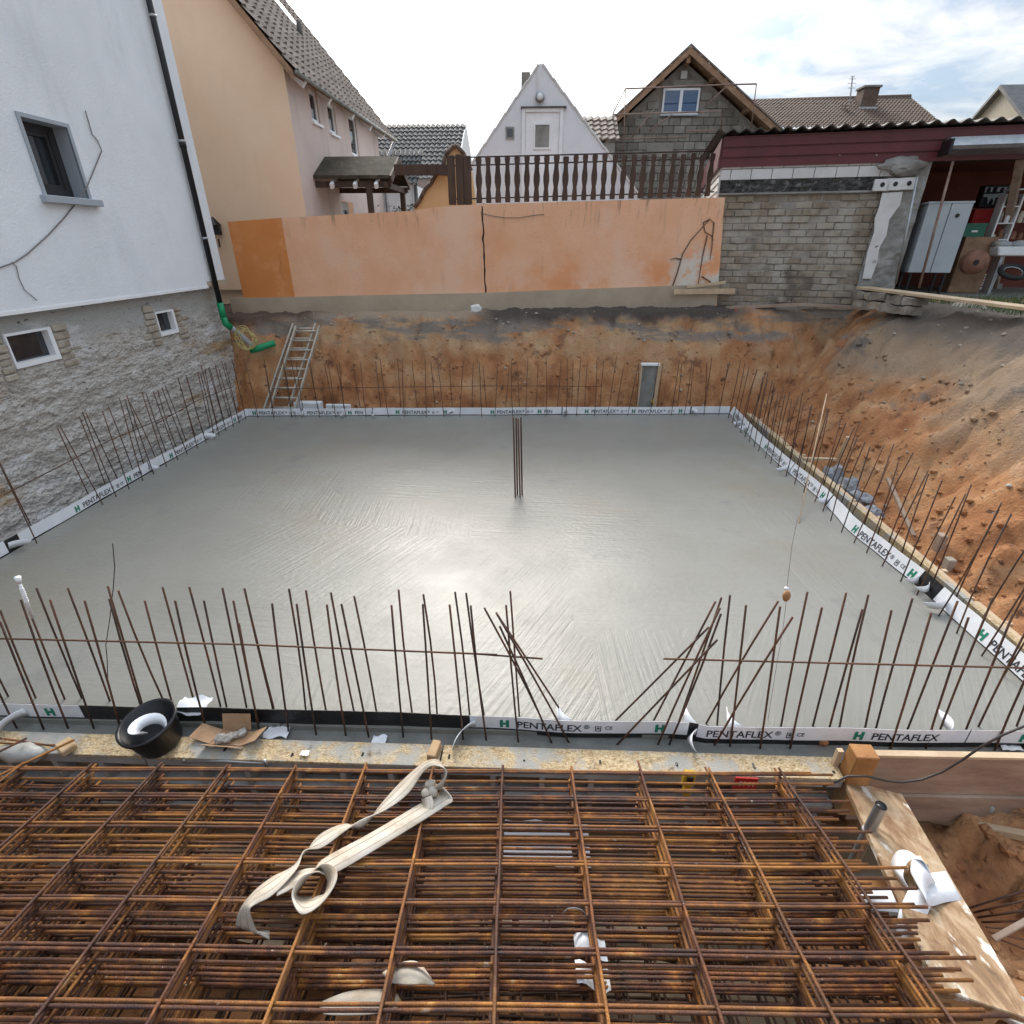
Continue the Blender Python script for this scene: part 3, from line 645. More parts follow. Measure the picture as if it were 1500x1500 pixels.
ln = MB().obox(at(318,344,Y=YG-.16)-Vector((.1,0,.0)), (.16,0,0), (0,.12,0), (0,0,.2)).build('wall_lantern', m_black, oh)
MB().tube([at(322,362,Y=YG-.1), at(320,350,Y=YG-.1)], .02, 6).build('bracket', m_black, ln)
p = at(318,344,Y=YG-.1)+Vector((-.02,0,.2)); MB().lathe([(.16,0),(.02,.16),(0,.17)], p, 8).build('cap', m_black, ln)
# porch roof over its side door
por = MB(); xr = (-5.43, -3.62); yr, hr, he = 15.2, 4.9, 4.42; yn, yf_ = 14.25, 16.15
def pslope(y1):
    o = Vector((xr[0], yr, hr)); e = Vector((xr[0], y1, he)) - o
    return MB().obox(o, (xr[1]-xr[0],0,0), e, (0,0,.07))
porch = pslope(yn).build('porch_roof', m_moss, oh); pslope(yf_).build('porch_roof_slope', m_moss, porch)
for y1 in (yn, yf_): MB().beam((xr[1]+.02,yr,hr-.02),(xr[1]+.02,y1,he-.02),.04,.16).build('barge_board', m_timber, porch)
MB().beam((xr[0],yn+.12,he-.10),(xr[1],yn+.12,he-.10),.1,.12).build('beam', m_timber, porch)
MB().beam((xr[0],yf_-.12,he-.10),(xr[1],yf_-.12,he-.10),.1,.12).build('beam', m_timber, porch)
MB().beam((xr[1]-.12,yn,he-.12),(xr[1]-.12,yf_,he-.12),.1,.12).build('tie_beam', m_timber, porch)
for x, y in ((xr[1]-.55,yn+.12),(xr[1]-.15,yf_-.12)): MB().box(x-.06,x+.06,y-.06,y+.06,2.0,he-.1).build('post', m_timber, porch)
for x in (-5.0,-4.45,-3.95): MB().beam((x,yn+.2,he-.02),(x,yn-.06,he-.16),.07,.1).build('rafter_end', m_upvc, porch)

# stepped yellow wall with tile coping and the dark roofed house beyond it
yw = thing('gable_end_wall', 'yellow wall with sloping tiled coping left of the picket fence', 'wall', at(640,312,Y=14.2))
zig = [(607,330),(607,304),(616,291),(622,278),(632,268),(638,256),(648,247),(652,228),(662,216),(669,213),(680,226),(690,250),(700,330)]
MB().prism([at(x,y,Y=14.2) for x, y in zig], (0,.25,0)).build('wall_face', m_yellow, yw)
for (a, b_) in zip(zig[1:-2], zig[2:-1]):
    MB().tube([at(*a,Y=14.14), at(*b_,Y=14.14)], .045, 8).build('coping_tile', m_tilered, yw, True)
MB().beam(at(578,249,Y=14.0), at(662,249,Y=14.0), .12, .2).build('beam', m_timber, yw)
dh = thing('dark_roofed_house', 'house with dark grey tiled roof between orange house and yellow wall', 'house', (-5, 24, 2.1))
a, b_ = at(540,189,Y=26), at(682,182,Y=26); e0 = at(690,262,Y=22.5)
vv = Vector((0,22.5,e0.z))-Vector((0,26,b_.z)); 
t = tiles((-8.5,22.5,e0.z), (1,0,0), -vv, b_.x+8.5, vv.length, 26, 13, .03).build('roof', m_tiledark, dh); t['kind'] = 'stuff'
MB().box(-8.5, b_.x, 25.95, 26.1, a.z-.05, a.z+.10).build('ridge', m_tiledark, dh)
MB().box(-8.4, b_.x-.1, 22.8, 29, 2, e0.z+.1).build('wall', m_pink, dh)
MB().prism([(b_.x,22.5,e0.z-.1),(b_.x,26,b_.z-.05),(b_.x,29.5,e0.z-.1)], (.03,0,0)).build('gable', m_white, dh)
f0, f1 = at(618,222,Y=21.5), at(612,270,Y=20.2)
t = tiles((-8,20.2,f1.z), (1,0,0), (0,1.3,f0.z-f1.z), f1.x+8, Vector((0,1.3,f0.z-f1.z)).length, 24, 6, .03).build('lower_roof', m_tiledark, dh); t['kind'] = 'stuff'
MB().box(-8, f1.x-.15, 20.4, 22.4, 2, f1.z).build('annex_wall', m_white, dh)
MB().tube([(f1.x-.1,20.3,f1.z),(f1.x-.1,20.3,2)], .06, 8).build('downpipe', m_tiledark, dh, True)
bush = thing('evergreen_shrub', 'dark evergreen shrub beside the porch behind the peach wall', 'shrub', (-3.75,17.2,2.1))
mb = MB()
for k in range(1500):
    c = Vector((random.gauss(-3.8,.45), random.gauss(17.4,.4), random.uniform(2.4,4.05)-random.random()**2*.6)); d = Vector((random.gauss(0,1),random.gauss(0,1),random.gauss(0,1))).normalized()
    s_ = d.orthogonal().normalized()*.03; d = d*random.uniform(.06,.12)
    mb.add([c-s_,c+s_,c+s_*.4+d,c-s_*.4+d], [(0,1,2,3)])
mb.build('foliage', m_leaf, bush)
MB().tube([(-3.8,17.4,2.0),(-3.78,17.4,3.2)], [.05,.02], 6).build('stem', m_twig, bush)

# white gable outbuilding
YW = 16.5
wg = thing('white_gable_house', 'small white outbuilding with steep gable, white door and round lamp', 'outbuilding', (-.2, YW, 2.1))
AP = at(792,92,Y=YW); kL = (at(792,92,Y=YW).z-at(700,228,Y=YW).z)/(AP.x-at(700,228,Y=YW).x); kR = (AP.z-at(888,222,Y=YW).z)/(at(888,222,Y=YW).x-AP.x)
xl, xr_ = AP.x-2.7, AP.x+2.7
d0, d1 = at(770,165,Y=YW), at(820,165,Y=YW); zdt = d0.z; zdb = zdt-2.1
MB().prism([(xl,YW,2),(xr_,YW,2),(xr_,YW,AP.z-kR*2.7),(AP.x+.07,YW,AP.z-.06),(AP.x,YW,AP.z),(AP.x-.07,YW,AP.z-.06),(xl,YW,AP.z-kL*2.7)], (0,6,0)).build('wall', m_plaster2, wg)
for sgn, k_, xe in ((-1,kL,xl),(1,kR,xr_)):
    x = AP.x+sgn*.05; st = .27
    while abs(x-AP.x) < 2.65:
        z0 = AP.z - k_*abs(x-AP.x); x2 = x+sgn*st; z2 = AP.z-k_*abs(x2-AP.x)
        MB().beam((x,YW+.08,z0+.035),(x2,YW+.08,z2+.005),.22,.05).build('coping_tile', m_whitebrick, wg, bevel=.012); x = x2
dr = MB().box(d0.x,d1.x,YW-.02,YW+.02,zdb,zdt).build('door', m_upvc, wg)
fr = MB()
for x0,x1,z0,z1 in ((d0.x-.09,d0.x-.005,zdb,zdt+.08),(d1.x+.005,d1.x+.09,zdb,zdt+.08),(d0.x,d1.x,zdt+.003,zdt+.08)): fr.box(x0,x1,YW-.06,YW-.004,z0,z1)
fr.build('door_frame', m_upvc, dr)
fr = MB(); cx = (d0.x+d1.x)/2; hw, hh = .22, .28; zc = zdt-.50
for x0,x1,z0,z1 in ((cx-hw,cx+hw,zc+hh-.04,zc+hh),(cx-hw,cx+hw,zc-hh,zc-hh+.04),(cx-hw,cx-hw+.04,zc-hh+.04,zc+hh-.04),(cx+hw-.04,cx+hw,zc-hh+.04,zc+hh-.04)): fr.box(x0,x1,YW-.045,YW-.021,z0,z1)
fr.build('glazing_bead', m_upvc, dr); MB().box(cx-hw+.04,cx+hw-.04,YW-.032,YW-.022,zc-hh+.04,zc+hh-.04).build('pane', m_cementpanel, dr)
MB().box(d0.x+.03,d1.x-.03,YW-.03,YW-.021,zdb+.1,zdb+.95).build('door_panel', m_upvc, dr)
MB().box(d0.x-.12,d1.x+.16,YW-.10,YW+.01,zdt+.08,zdt+.11).build('lintel_strip', m_corr, wg)
lp = at(791,143,Y=YW); lam = MB().tube([(lp.x,YW-.08,lp.z),(lp.x,YW+.01,lp.z)], .115, 20).build('wall_lamp', m_steel, wg, True)
MB().tube([(lp.x,YW-.12,lp.z),(lp.x,YW-.08,lp.z)], [.06,.085], 16).build('lamp_glass', m_lamp, lam, True); MB().tube([(lp.x,YW-.03,lp.z-.1),(lp.x,YW-.03,lp.z-.26)], .02, 6).build('cable_entry', m_steel, lam)
sw = at(747,195,Y=YW); sv = MB().box(sw.x-.11,sw.x+.11,YW-.03,YW+.01,sw.z-.13,sw.z+.13).build('small_window', m_cementpanel, wg); MB().box(sw.x-.075,sw.x+.075,YW-.035,YW-.031,sw.z-.09,sw.z+.09).build('pane', m_glass, sv)
ch = at(770,112,Y=18.5); MB().box(ch.x-.12,ch.x+.12,18.5,18.8,ch.z-1,ch.z+.1).build('chimney', m_block, wg)
MB().prism([(xl-.2,YW+.25,AP.z-kL*2.9),(AP.x,YW+.25,AP.z-.02),(xr_+.2,YW+.25,AP.z-kR*2.9),(xr_+.2,YW+.25,AP.z-kR*2.9-.1),(AP.x,YW+.25,AP.z-.12),(xl-.2,YW+.25,AP.z-kL*2.9-.1)], (0,5.7,0)).build('roof', m_tile, wg)

# unfinished block house
YB = 22.
bh = thing('block_house', 'unrendered grey block house with brown gable roof and blue reflecting window', 'house', (4.5, YB, 2.1))
YO = YB-.55
ap, el, er = at(1012,64,Y=YO), at(872,196,Y=YO), at(1148,190,Y=YO)
x0, x1 = 2.15, 7.2
kl = (ap.z-el.z)/(ap.x-el.x); kr = (ap.z-er.z)/(er.x-ap.x)
def rl(x): return ap.z - .30 - (kl*(ap.x-x) if x < ap.x else kr*(x-ap.x))
MB().prism([(x0,YB+.02,2),(x1,YB+.02,2),(x1,YB+.02,rl(x1)),(ap.x,YB+.02,rl(ap.x)),(x0,YB+.02,rl(x0))], (0,8,0)).build('mortar_wall', m_mortar, bh)
w0, w1 = at(972,130,Y=YB), at(1021,168,Y=YB)
bmesh_ = [MB().box(-.18,.18,-.03,.03,-.105,.105).mesh('block', bevel=.012) for _ in range(1)]
for k, c_ in enumerate(((.22,.20,.17),(.27,.25,.215),(.19,.17,.145))):
    me = MB().box(-.182,.182,-.035,.03,-.106,.106).mesh('block', bevel=.012); me.materials.append(mat('pumice_block_%d' % k, [(0,tuple(c*.75 for c in c_)),(1,tuple(c*1.25 for c in c_))], 4, .95, .5, 40)); bmesh_.append(me)
r_ = 0; z = 4.45
while z < ap.z-.3:
    x = x0+.19+(.19 if r_ % 2 else 0)
    while x < x1-.1:
        if z+.11 < rl(x-.18)+.04 and z+.11 < rl(x+.18)+.04 and not (w0.x-.2 < x < w1.x+.2 and w1.z-.12 < z < w0.z+.12):
            o = link('block', random.choice(bmesh_[1:]), bh); o.location = Vector((x, YB, z)) - bh.location; o.matrix_parent_inverse = Matrix()
        x += .38
    z += .225; r_ += 1
fr = MB(); cx = (w0.x+w1.x)/2
for a,b_,c,d in ((w0.x,w1.x,w0.z-.06,w0.z),(w0.x,w1.x,w1.z,w1.z+.08),(w0.x,w0.x+.06,w1.z+.08,w0.z-.06),(w1.x-.06,w1.x,w1.z+.08,w0.z-.06),(cx-.05,cx+.05,w1.z+.08,w0.z-.06)): fr.box(a,b_,YB-.06,YB+.0,c,d)
ww = fr.build('window', m_upvc, bh)
for a, b_ in ((w0.x+.06,cx-.05),(cx+.05,w1.x-.06)): MB().box(a,b_,YB-.04,YB-.03,w1.z+.08,w0.z-.06).build('pane', m_glassblue, ww)
MB().box(w0.x-.05,w1.x+.05,YB-.12,YB-.06,w1.z-.04,w1.z+.0).build('sill', m_steel, ww)
a, b_ = at(986,118,Y=YB), at(1030,127,Y=YB); MB().box(a.x,b_.x,YB-.045,YB-.03,b_.z,a.z).build('lintel', m_mortar, bh)
a, b_ = at(948,210,Y=YB), at(985,222,Y=YB); MB().box(a.x,b_.x,YB-.045,YB-.036,b_.z,a.z).build('lintel', m_mortar, bh)
for sgn, e, k_ in ((-1, el, kl), (1, er, kr)):
    sl_ = Vector((e.x-ap.x, 0, e.z-ap.z)); o = Vector((ap.x, YO, ap.z-.16))
    rf = MB().obox(o, sl_, (0,9,0), (0,0,.07)).build('roof', m_rafter, bh)
    MB().obox(o+Vector((0,-.035,-.1)), sl_, (0,.03,0), (0,0,.19)).build('barge_board', m_rafter, rf)
    MB().obox(o+Vector((0,-.06,.11)), sl_*1.01, (0,.07,0), (0,0,.05)).build('verge_trim', m_tile, rf)
    t = tiles(o+Vector((sl_.x, 0, sl_.z+.08)) if True else o, (0,1,0), -sl_, 9, sl_.length, 26, 11, .03, 3).build('roof_tiles', m_tile, rf); t['kind'] = 'stuff'
    for q in (.25,.62,.95): MB().obox(o+sl_*q+Vector((0,0,-.17)), Vector((sgn*.12,0,0)), (0,.6,0), (0,0,.14)).build('purlin_end', m_rafter, rf)
MB().beam((ap.x,YO+.05,ap.z-.35),(ap.x,YB,ap.z-.35),.12,.2).build('ridge_beam', m_rafter, bh)
MB().beam((ap.x,YB-.05,ap.z-.75),(ap.x,YB-.05,ap.z-.55),.2,.05,(0,1,0)).build('vent_brick', m_whitebrick, bh)
sc_ = thing('scaffold_rail', 'thin tubular scaffold railing standing before the block house gable', 'scaffold', at(900,232,Y=20.8))
for pts in (((898,236),(898,166),(916,130),(1065,124),(1108,123)),((898,168),(1057,163),(1057,190)),((882,204),(1005,201),(1007,192),(1050,191)),((913,236),(916,130)),((1108,123),(1100,190)),((1065,126),(1030,158)),((925,202),(958,160)),((950,192),(985,168))):
    MB().tube([at(x,y,Y=20.8) for x, y in pts], .022 if len(pts) > 2 else .018, 6).build('tube', m_scaff, sc_, True)

# far brown roof with chimney and aerial, far right gable
fh = thing('far_brown_roof_house', 'distant house with red brown tiled roof, tall chimney and aerial', 'house', (14.5,33,2.1))
a, b_ = at(1100,150,Y=34), at(1333,143,Y=34); e0 = at(1356,185,Y=30.5)
vv = Vector((0,3.5,b_.z-e0.z))
t = tiles((a.x,30.5,e0.z), (1,0,0), vv, b_.x-a.x, vv.length, 44, 15, .04, 3).build('roof', m_tilered, fh); t['kind'] = 'stuff'
MB().tube([a+Vector((0,0,.02)), b_+Vector((0,0,.02))], .12, 8).build('ridge', m_tilered, fh, True)
MB().prism([(b_.x,30.6,e0.z-.1),(b_.x,34,b_.z-.1),(b_.x,37.4,e0.z-.1),(b_.x,37.4,2),(b_.x,30.6,2)], (-.2,0,0)).build('gable', m_mortar, fh)
MB().box(a.x,b_.x-.3,30.8,37,2,e0.z).build('wall', m_mortar, fh)
c0, c1 = at(1267,128,Y=32.6), at(1280,160,Y=32.6)
cm = MB().box(c0.x,c1.x+.05,32.6,33.3,c1.z-.3,c0.z).build('chimney', m_tilered, fh); MB().box(c0.x-.06,c1.x+.1,32.5,32.6,c1.z-.1,c1.z+.08).build('flashing', m_steel, cm); MB().box(c0.x-.06,c1.x+.11,32.54,33.36,c0.z,c0.z+.08).build('cap', m_block, cm)
q0, q1 = at(1243,165,Y=33), at(1249,112,Y=33)
ae = MB().tube([q0, q1], .03, 6).build('aerial', m_steel, fh)
for f_, ln_ in ((.65,.35),(.78,.4),(.9,.3),(.97,.22)):
    c = q0.lerp(q1, f_); MB().tube([c-Vector((ln_/2,0,-.05)), c+Vector((ln_/2,0,.05))], .012, 5).build('element', m_steel, ae)
MB().lathe([(0,0),(.12,.02),(.2,.07)], at(1238,157,Y=32.4), 12).build('satellite_bowl', m_white, fh)
rh = thing('far_cream_gable_house', 'distant cream gable house with dark roof rising behind the garage', 'house', at(1490,200,Y=28))
ap2, bk2, ft2 = at(1472,130,Y=29), at(1433,174,Y=31.5), at(1506,174,Y=26.5)
MB().add([ap2, bk2, ft2, (bk2.x,bk2.y,2), (ft2.x,ft2.y,2)], [(0,1,2),(1,3,4,2)]).build('gable_wall', m_cream, rh)
MB().obox(ap2+Vector((-.25,0,0)), (9,0,0), (ft2-ap2)*1.05, (0,0,.14)).build('roof', m_tiledark, rh)
MB().obox(ap2+Vector((-.25,0,0)), (9,0,0), (bk2-ap2)*1.05, (0,0,.14)).build('roof', m_tiledark, rh)
MB().box(ap2.x,ap2.x+8,ft2.y+.2,31,2,ft2.z).build('wall', m_cream, rh)

# neighbouring roof seen between the gables
nb = thing('low_tiled_shed', 'low tiled shed roof seen between the two gables', 'shed', at(868,232,Y=20))
a, b_ = at(852,172,Y=21), at(880,205,Y=19.6)
t = tiles((a.x-1.5,19.6,b_.z), (1,0,0), (0,1.4,a.z-b_.z), 2.6, Vector((0,1.4,a.z-b_.z)).length, 12, 5, .03, 3).build('roof', m_tile, nb); t['kind'] = 'stuff'
MB().box(a.x-1.4,a.x+1.0,19.8,21.5,2,b_.z-.05).build('wall', m_mortar, nb)

# ------------------------------------------------------------------ garage with red fascia
GA = Vector((3.42, 12.4, 0)); GBv = Vector((8.07, 11.5, 0))
gu = (GBv-GA).normalized(); gn = Vector((gu.y, -gu.x, 0))            # gn looks to the camera
def onG(px, py, off=0): return at(px, py, plane=(GA+gn*off, gn))
def sz(px, py, off=0): p = onG(px, py, off); return ((p-GA).dot(gu), p.z)
def G(s, off, z): return GA + gu*s + gn*off + Vector((0,0,z))
def gbox(mb, s0, s1, o0, o1, z0, z1): return mb.obox(G(s0,o0,z0), gu*(s1-s0), gn*(o1-o0), (0,0,z1-z0))
garage = thing('garage', 'low garage with dark red fascia, brick wall and open cluttered bay', 'garage', G(3,0,2.1))
zf0 = sz(1150,243)[1]; zf1 = sz(1150,199)[1]; zr = zf1+.03
sE = 8.6
s_p0, s_p1 = sz(1288,300)[0], sz(1347,300)[0]
zb1 = sz(1150,284)[1]; zw0 = sz(1150,262)[1]
gbox(MB(), 0, s_p1, -.30, -.035, 1.7, zf0+.05).build('wall_core', m_mortar, garage)
# weathered brick wall, brick by brick
bl, bhh = .31, .122
mes = []
for k, c_ in enumerate(((.27,.22,.155),(.31,.255,.19),(.23,.185,.135),(.33,.285,.22),(.29,.25,.20))):
    mm = mat('old_brick_%d' % k, [(0,tuple(c*.7 for c in c_)),(.6,c_),(1,tuple(c*1.3 for c in c_))], 6, .95, .7, 45)
    tint(mm, (.40,.37,.32), nzmask(1.1, .48, .68)); tint(mm, (.12,.10,.08), nzmask(1.7, .52, .70, detail=8)); 
    me = MB().box(0, bl-.014, -.03, .045, 0, bhh-.013).mesh('brick', bevel=.008); me.materials.append(mm); mes.append(me)
ga = math.atan2(gu.y, gu.x)
row = 0; z = 1.86
while z < zb1-.02:
    s = .05 - (bl/2 if row % 2 else 0)
    while s < s_p0-.02:
        o = link('brick', random.choice(mes)); sc1 = 1.0; s_b = s
        if s_b < .03: sc1 = (s+bl-.03)/bl; s_b = .03
        if s_b+bl*sc1 > s_p0: sc1 = (s_p0-s_b)/bl
        o.location = G(s_b, random.uniform(-.02,.015)-.045, z+random.uniform(-.004,.004)); o.rotation_euler = (random.gauss(0,.02),random.gauss(0,.008),ga+random.gauss(0,.02)); o.scale = (max(sc1,.12),1,random.uniform(.95,1.0))
        setpar(o, garage); s += bl
    z += bhh; row += 1
gbox(MB(), 0, s_p0+.05, -.04, .03, zb1, zb1+.03).build('mortar_ledge', m_roughcement, garage)
mb = MB().grid(60, 8, lambda u, v: G(u*(s_p0-.05), .02+.035*noise.noise(Vector((u*40, v*4, 2)))*(1 if 0 < v < 1 else .2), zb1+.03+(zw0-zb1-.03)*v+ (.03*noise.noise(Vector((u*30,7,0))) if v == 1 else 0)))
mb.build('bitumen_band', m_bitumen, garage)
me = MB().box(0,.362,-.05,.02,0,.172).mesh('white_brick', bevel=.005); me.materials.append(m_whitebrick)
row = 0; z = zw0
while z < zf0:
    s = -.02 if row % 2 else .165
    if row % 2 == 0:
        o = link('white_brick', me); o.location = G(-.02,-.02,z); o.rotation_euler = (0,0,ga); o.scale = (.48,1,1); setpar(o, garage)
    while s < s_p0+.15:
        o = link('white_brick', me); o.location = G(s,-.02,z); o.rotation_euler = (0,0,ga); setpar(o, garage); s += .372
    z += .182; row += 1
# pier of patched cement with hollow bricks on top
pier = MB().grid(16, 50, lambda u, v: G(s_p0-.02+(s_p1-s_p0)*u, .05+.05*fbm(Vector((u*2,v*8,5)),4), 2.05+(zf0-.28-2.05)*v)).build('pier', m_roughcement, garage)
gbox(MB(), s_p0, s_p1, -.3, .0, 1.9, zf0).build('pier_core', m_roughcement, pier)
a0 = sz(1283,292); a1 = sz(1322,408)
mb = MB().prism([onG(x,y,.075) for x, y in ((1292,283),(1322,281),(1318,300),(1302,322),(1298,345),(1288,362),(1284,385),(1276,408),(1263,408),(1270,370),(1280,340),(1281,320),(1287,305))], gn*.02); mb.build('plaster_patch', m_whitebrick, pier)
for k, (x, y) in enumerate(((1291,271),(1310,270),(1330,269))):
    p = onG(x, y, .06)
    hb = MB().obox(p-gu*.14-Vector((0,0,.10)), gu*.26, gn*.06, (0,0,.19)).build('hollow_brick', m_whitebrick, pier, bevel=.008)
    MB().tube([p+gn*.058, p+gn*.064], .04, 10).build('hole', m_black, hb)
MB().rock(onG(1328,243,.05), .30, (1.3,.4,.5), 4, 3, .5).build('broken_mortar', m_roughcement, pier)
# fascia of three stepped red sheets, corrugated roof
hf = (zf1-zf0)/3
for k in range(3):
    gbox(MB(), -.06, sE, .03+.035*k, .06+.035*k, zf0+hf*k+(.0 if k else 0), zf0+hf*(k+1)-.012).build('fascia_sheet', m_redmetal, garage)
    gbox(MB(), -.06, sE, .02+.035*k, .075+.035*k, zf0+hf*(k+1)-.012, zf0+hf*(k+1)+.006).build('fascia_lip', m_redmetal, garage)
for px in (1127,1178,1230,1284):
    p = onG(px, 227, .06); MB().tube([p, p+gn*.008], .012, 8).build('screw', m_steel, garage)
gbox(MB(), -.06, sE, -.3, .03, zf0, zf1).build('fascia_backing', m_timber, garage)
def corr(u, v):
    s = -.2+(sE+.2)*u; ph = s/.235*2*math.pi
    return G(s, .28-6.5*v, zr+.05+.030*math.sin(ph)+.55*v*.5)
mb = MB().grid(37*10, 1, corr); n0 = len(mb.v)
mb.add([Vector(p)+Vector((0,0,-.02)) for p in mb.v[:371]], []); mb.f += [(i, i+1, n0+i+1, n0+i) for i in range(370)]
mb.build('corrugated_roof', m_corr, garage, True)
# left flank running away from the camera, white cladding
back = -gn
MB().obox(G(0,-.02,1.9), back*6.2, gu*-.04, (0,0,zf0-1.85)).build('flank_wall', m_whitebrick, garage)
for k in range(9): MB().obox(G(-.045,-.02,zf0-.12-.14*k), back*6.2, gu*-.012, (0,0,.012)).build('flank_joint', m_mortar, garage)
MB().obox(G(-.05,.05,zf0), back*6.2, gu*-.05, (0,0,zf1-zf0)).build('flank_fascia', m_redmetal, garage)
# bay: floor, side and back wall, ceiling
gbox(MB(), s_p1-.35, sE, -4.2, .15, 2.02, 2.2).build('floor_slab', m_concrete2, garage)
gbox(MB(), s_p1-.1, s_p1, -4., -.3, 2.2, zf0+.05).build('side_wall', m_redwall, garage)
gbox(MB(), s_p1, sE, -2.6, -2.5, 2.2, zf0+.05).build('back_wall', m_redwall, garage)
gbox(MB(), s_p1, sE, -4., -.1, zf0+.05, zf0+.12).build('ceiling', m_redwall, garage)
a, b_ = sz(1378,218), sz(1378,208)
aw = MB().prism([G(a[0],.06,a[1]-.12),G(a[0],.42,a[1]-.06),G(a[0],.46,a[1]-.01),G(a[0],.30,b_[1]+.03),G(a[0],.06,b_[1]+.05)], gu*3.5).build('metal_canopy', m_steel, garage)
MB().obox(G(a[0]-.04,.05,a[1]-.13), gu*.04, gn*.43, (0,0,.22)).build('canopy_end', m_black, aw)
po = thing('timber_post', 'leaning grey timber post carrying the open garage bay', 'post', at(1456,422,Z=2.2))
MB().beam(at(1456,424,Z=2.18), onG(1497,225,-.1), .12, .12).build('shaft', m_board, po, bevel=.006)
MB().beam(at(1456,424,Z=2.18)-gn*.05, at(1456,424,Z=2.18)-gn*.05+Vector((0,0,.12)), .2, .2, (0,1,0)).build('foot', m_roughcement, po)
tag(MB().tube([onG(1312,416,.22), onG(1344,259,.22)], .022, 8).build('steel_pole', m_steel, None, True), 'thin bright steel pole leaning at the cement pier', 'pole')
tag(MB().tube([onG(1346,422,.40), onG(1396,236,.30)], .022, 8).build('brown_pole', m_scaff, None, True), 'thin brown pole standing before the grey metal cabinet', 'pole')
# grey metal cabinet
cab = thing('metal_cabinet', 'grey two door sheet metal cabinet standing in the garage bay', 'cabinet', at(1365,410,Z=2.2))
co = .16
sa, za = sz(1330,399,co); sb, zb_ = sz(1392,399,co); zt_ = sz(1370,297,co)[1]
gbox(MB(), sa+.02, sb-.02, co-.5, co-.03, za, zt_).build('carcass', m_cabinet, cab)
sm = (sa*.48+sb*.52)
for a, b_ in ((sa,sm-.008),(sm+.008,sb)):
    dr = gbox(MB(), a, b_, co-.03, co, za, zt_-.01).build('door', m_cabinet, cab, bevel=.004)
p = G(sm+.35*(sb-sm)*1.2, co, za+.82*(zt_-za)); MB().tube([p, p+gn*.01], .035, 10).build('lock', m_black, cab)
gbox(MB(), sa-.01, sb+.01, co-.5, co+.01, zt_-.01, zt_+.02).build('top', m_cabinet, cab)
for s in (sa+.05, sb-.08):
    for o_ in (co-.45, co-.06): gbox(MB(), s, s+.04, o_, o_+.04, 2.2, za).build('leg', m_black, cab)
# clutter in the bay
def base(px, py): return at(px, py, Z=2.2)
p = base(1394,418); can = thing('cream_canister', 'cream plastic canister on the floor beside the metal cabinet', 'canister', p)
MB().lathe([(0,0),(.13,0),(.14,.02),(.14,.34),(.12,.36),(0,.36)], p, 16).build('barrel', m_cream, can, True); MB().lathe([(.125,.36),(.13,.37),(.13,.39),(0,.395)], p, 16).build('lid', m_whitebrick, can, True)
p = onG(1424,384,-.2); dm = thing('cable_drum', 'round rusty brown cable drum standing on edge in the bay', 'cable drum', p-Vector((0,0,.2)))
MB().tube([p-gu*.02, p+gn*.10-gu*.02], .10, 18).build('core', m_drum, dm, True)
for o_ in (0, .12):
    MB().tube([p+gn*o_, p+gn*(o_+.025)], .21, 22).build('flange', m_drum, dm, True)
MB().tube([p+gn*.146, p+gn*.15], .05, 12).build('hub_hole', m_black, dm)
MB().lathe([(.24,0),(.26,.0),(.27,.02),(.26,.04),(.23,.03)], base(1412,414)+Vector((.1,.1,0)), 22).build('hose_coil', m_greypipe, dm, True)
p = base(1441,424); bx = thing('white_carton', 'white carton with red print standing at the timber post', 'carton', p)
MB().obox(p-gu*.17, gu*.32, -gn*.2, (0,0,.30)).build('carton_body', m_white, bx)
for k in range(5): MB().obox(p-gu*(.14-.02*(k%2))+Vector((0,0,.05+.05*k))+gn*.001, gu*(.24-.05*(k%3)), gn*.002, (0,0,.018)).build('print', m_red if k % 2 else m_ink, bx)
p = onG(1409,347,-.5); cr = thing('green_crate', 'dark green crate on the wooden chest in the bay', 'crate', p)
MB().obox(p, gu*.36, -gn*.25, (0,0,.22)).build('crate_body', m_green, cr); MB().obox(p-gu*.015+gn*.01+Vector((0,0,.20)), gu*.39, -gn*.27, (0,0,.03)).build('rim', m_green, cr)
MB().obox(p+gu*.13+gn*.002+Vector((0,0,.08)), gu*.10, gn*.003, (0,0,.03)).build('mark', m_white, cr)
p = onG(1402,386,-.5); tag(MB().obox(Vector((p.x,p.y,2.2)), gu*.55, -gn*.4, (0,0,onG(1409,347,-.5).z-2.2)).build('wooden_chest', m_rafter, None, bevel=.01), 'brown wooden chest under the green crate', 'chest')
p = onG(1421,331,-1.2); rc = thing('red_cabinet', 'red tool cabinet below the black monitor', 'cabinet', Vector((p.x,p.y,2.2)))
MB().obox(Vector((p.x,p.y,2.2)), gu*.5, -gn*.4, (0,0,onG(1421,307,-1.2).z-2.2)).build('carcass', m_red, rc)
for k in range(3): MB().obox(p+gu*.02+gn*.002+Vector((0,0,.12-.15*k)), gu*.46, gn*.012, (0,0,.13)).build('drawer', m_red, rc, bevel=.004)
p = onG(1432,304,-1.2); mo = thing('black_monitor', 'black box shaped monitor on the red tool cabinet', 'monitor', p)
MB().obox(p+Vector((0,0,.0)), gu*.42, -gn*.2, (0,0,.38)).build('casing', m_black, mo, bevel=.015); MB().obox(p+gu*.03+gn*.001+Vector((0,0,.05)), gu*.36, gn*.004, (0,0,.29)).build('screen', m_glass, mo)
sh = thing('white_shelf', 'white shelf unit crammed with jars and rags in the bay', 'shelf', base(1462,400))
q0, q1 = sz(1452,346,-.7), sz(1482,284,-.7)
for a, b_ in ((q0[0],q0[0]+.03),(q1[0]+.2,q1[0]+.23)): gbox(MB(), a, b_, -.95, -.7, 2.2, q1[1]).build('side', m_white, sh)
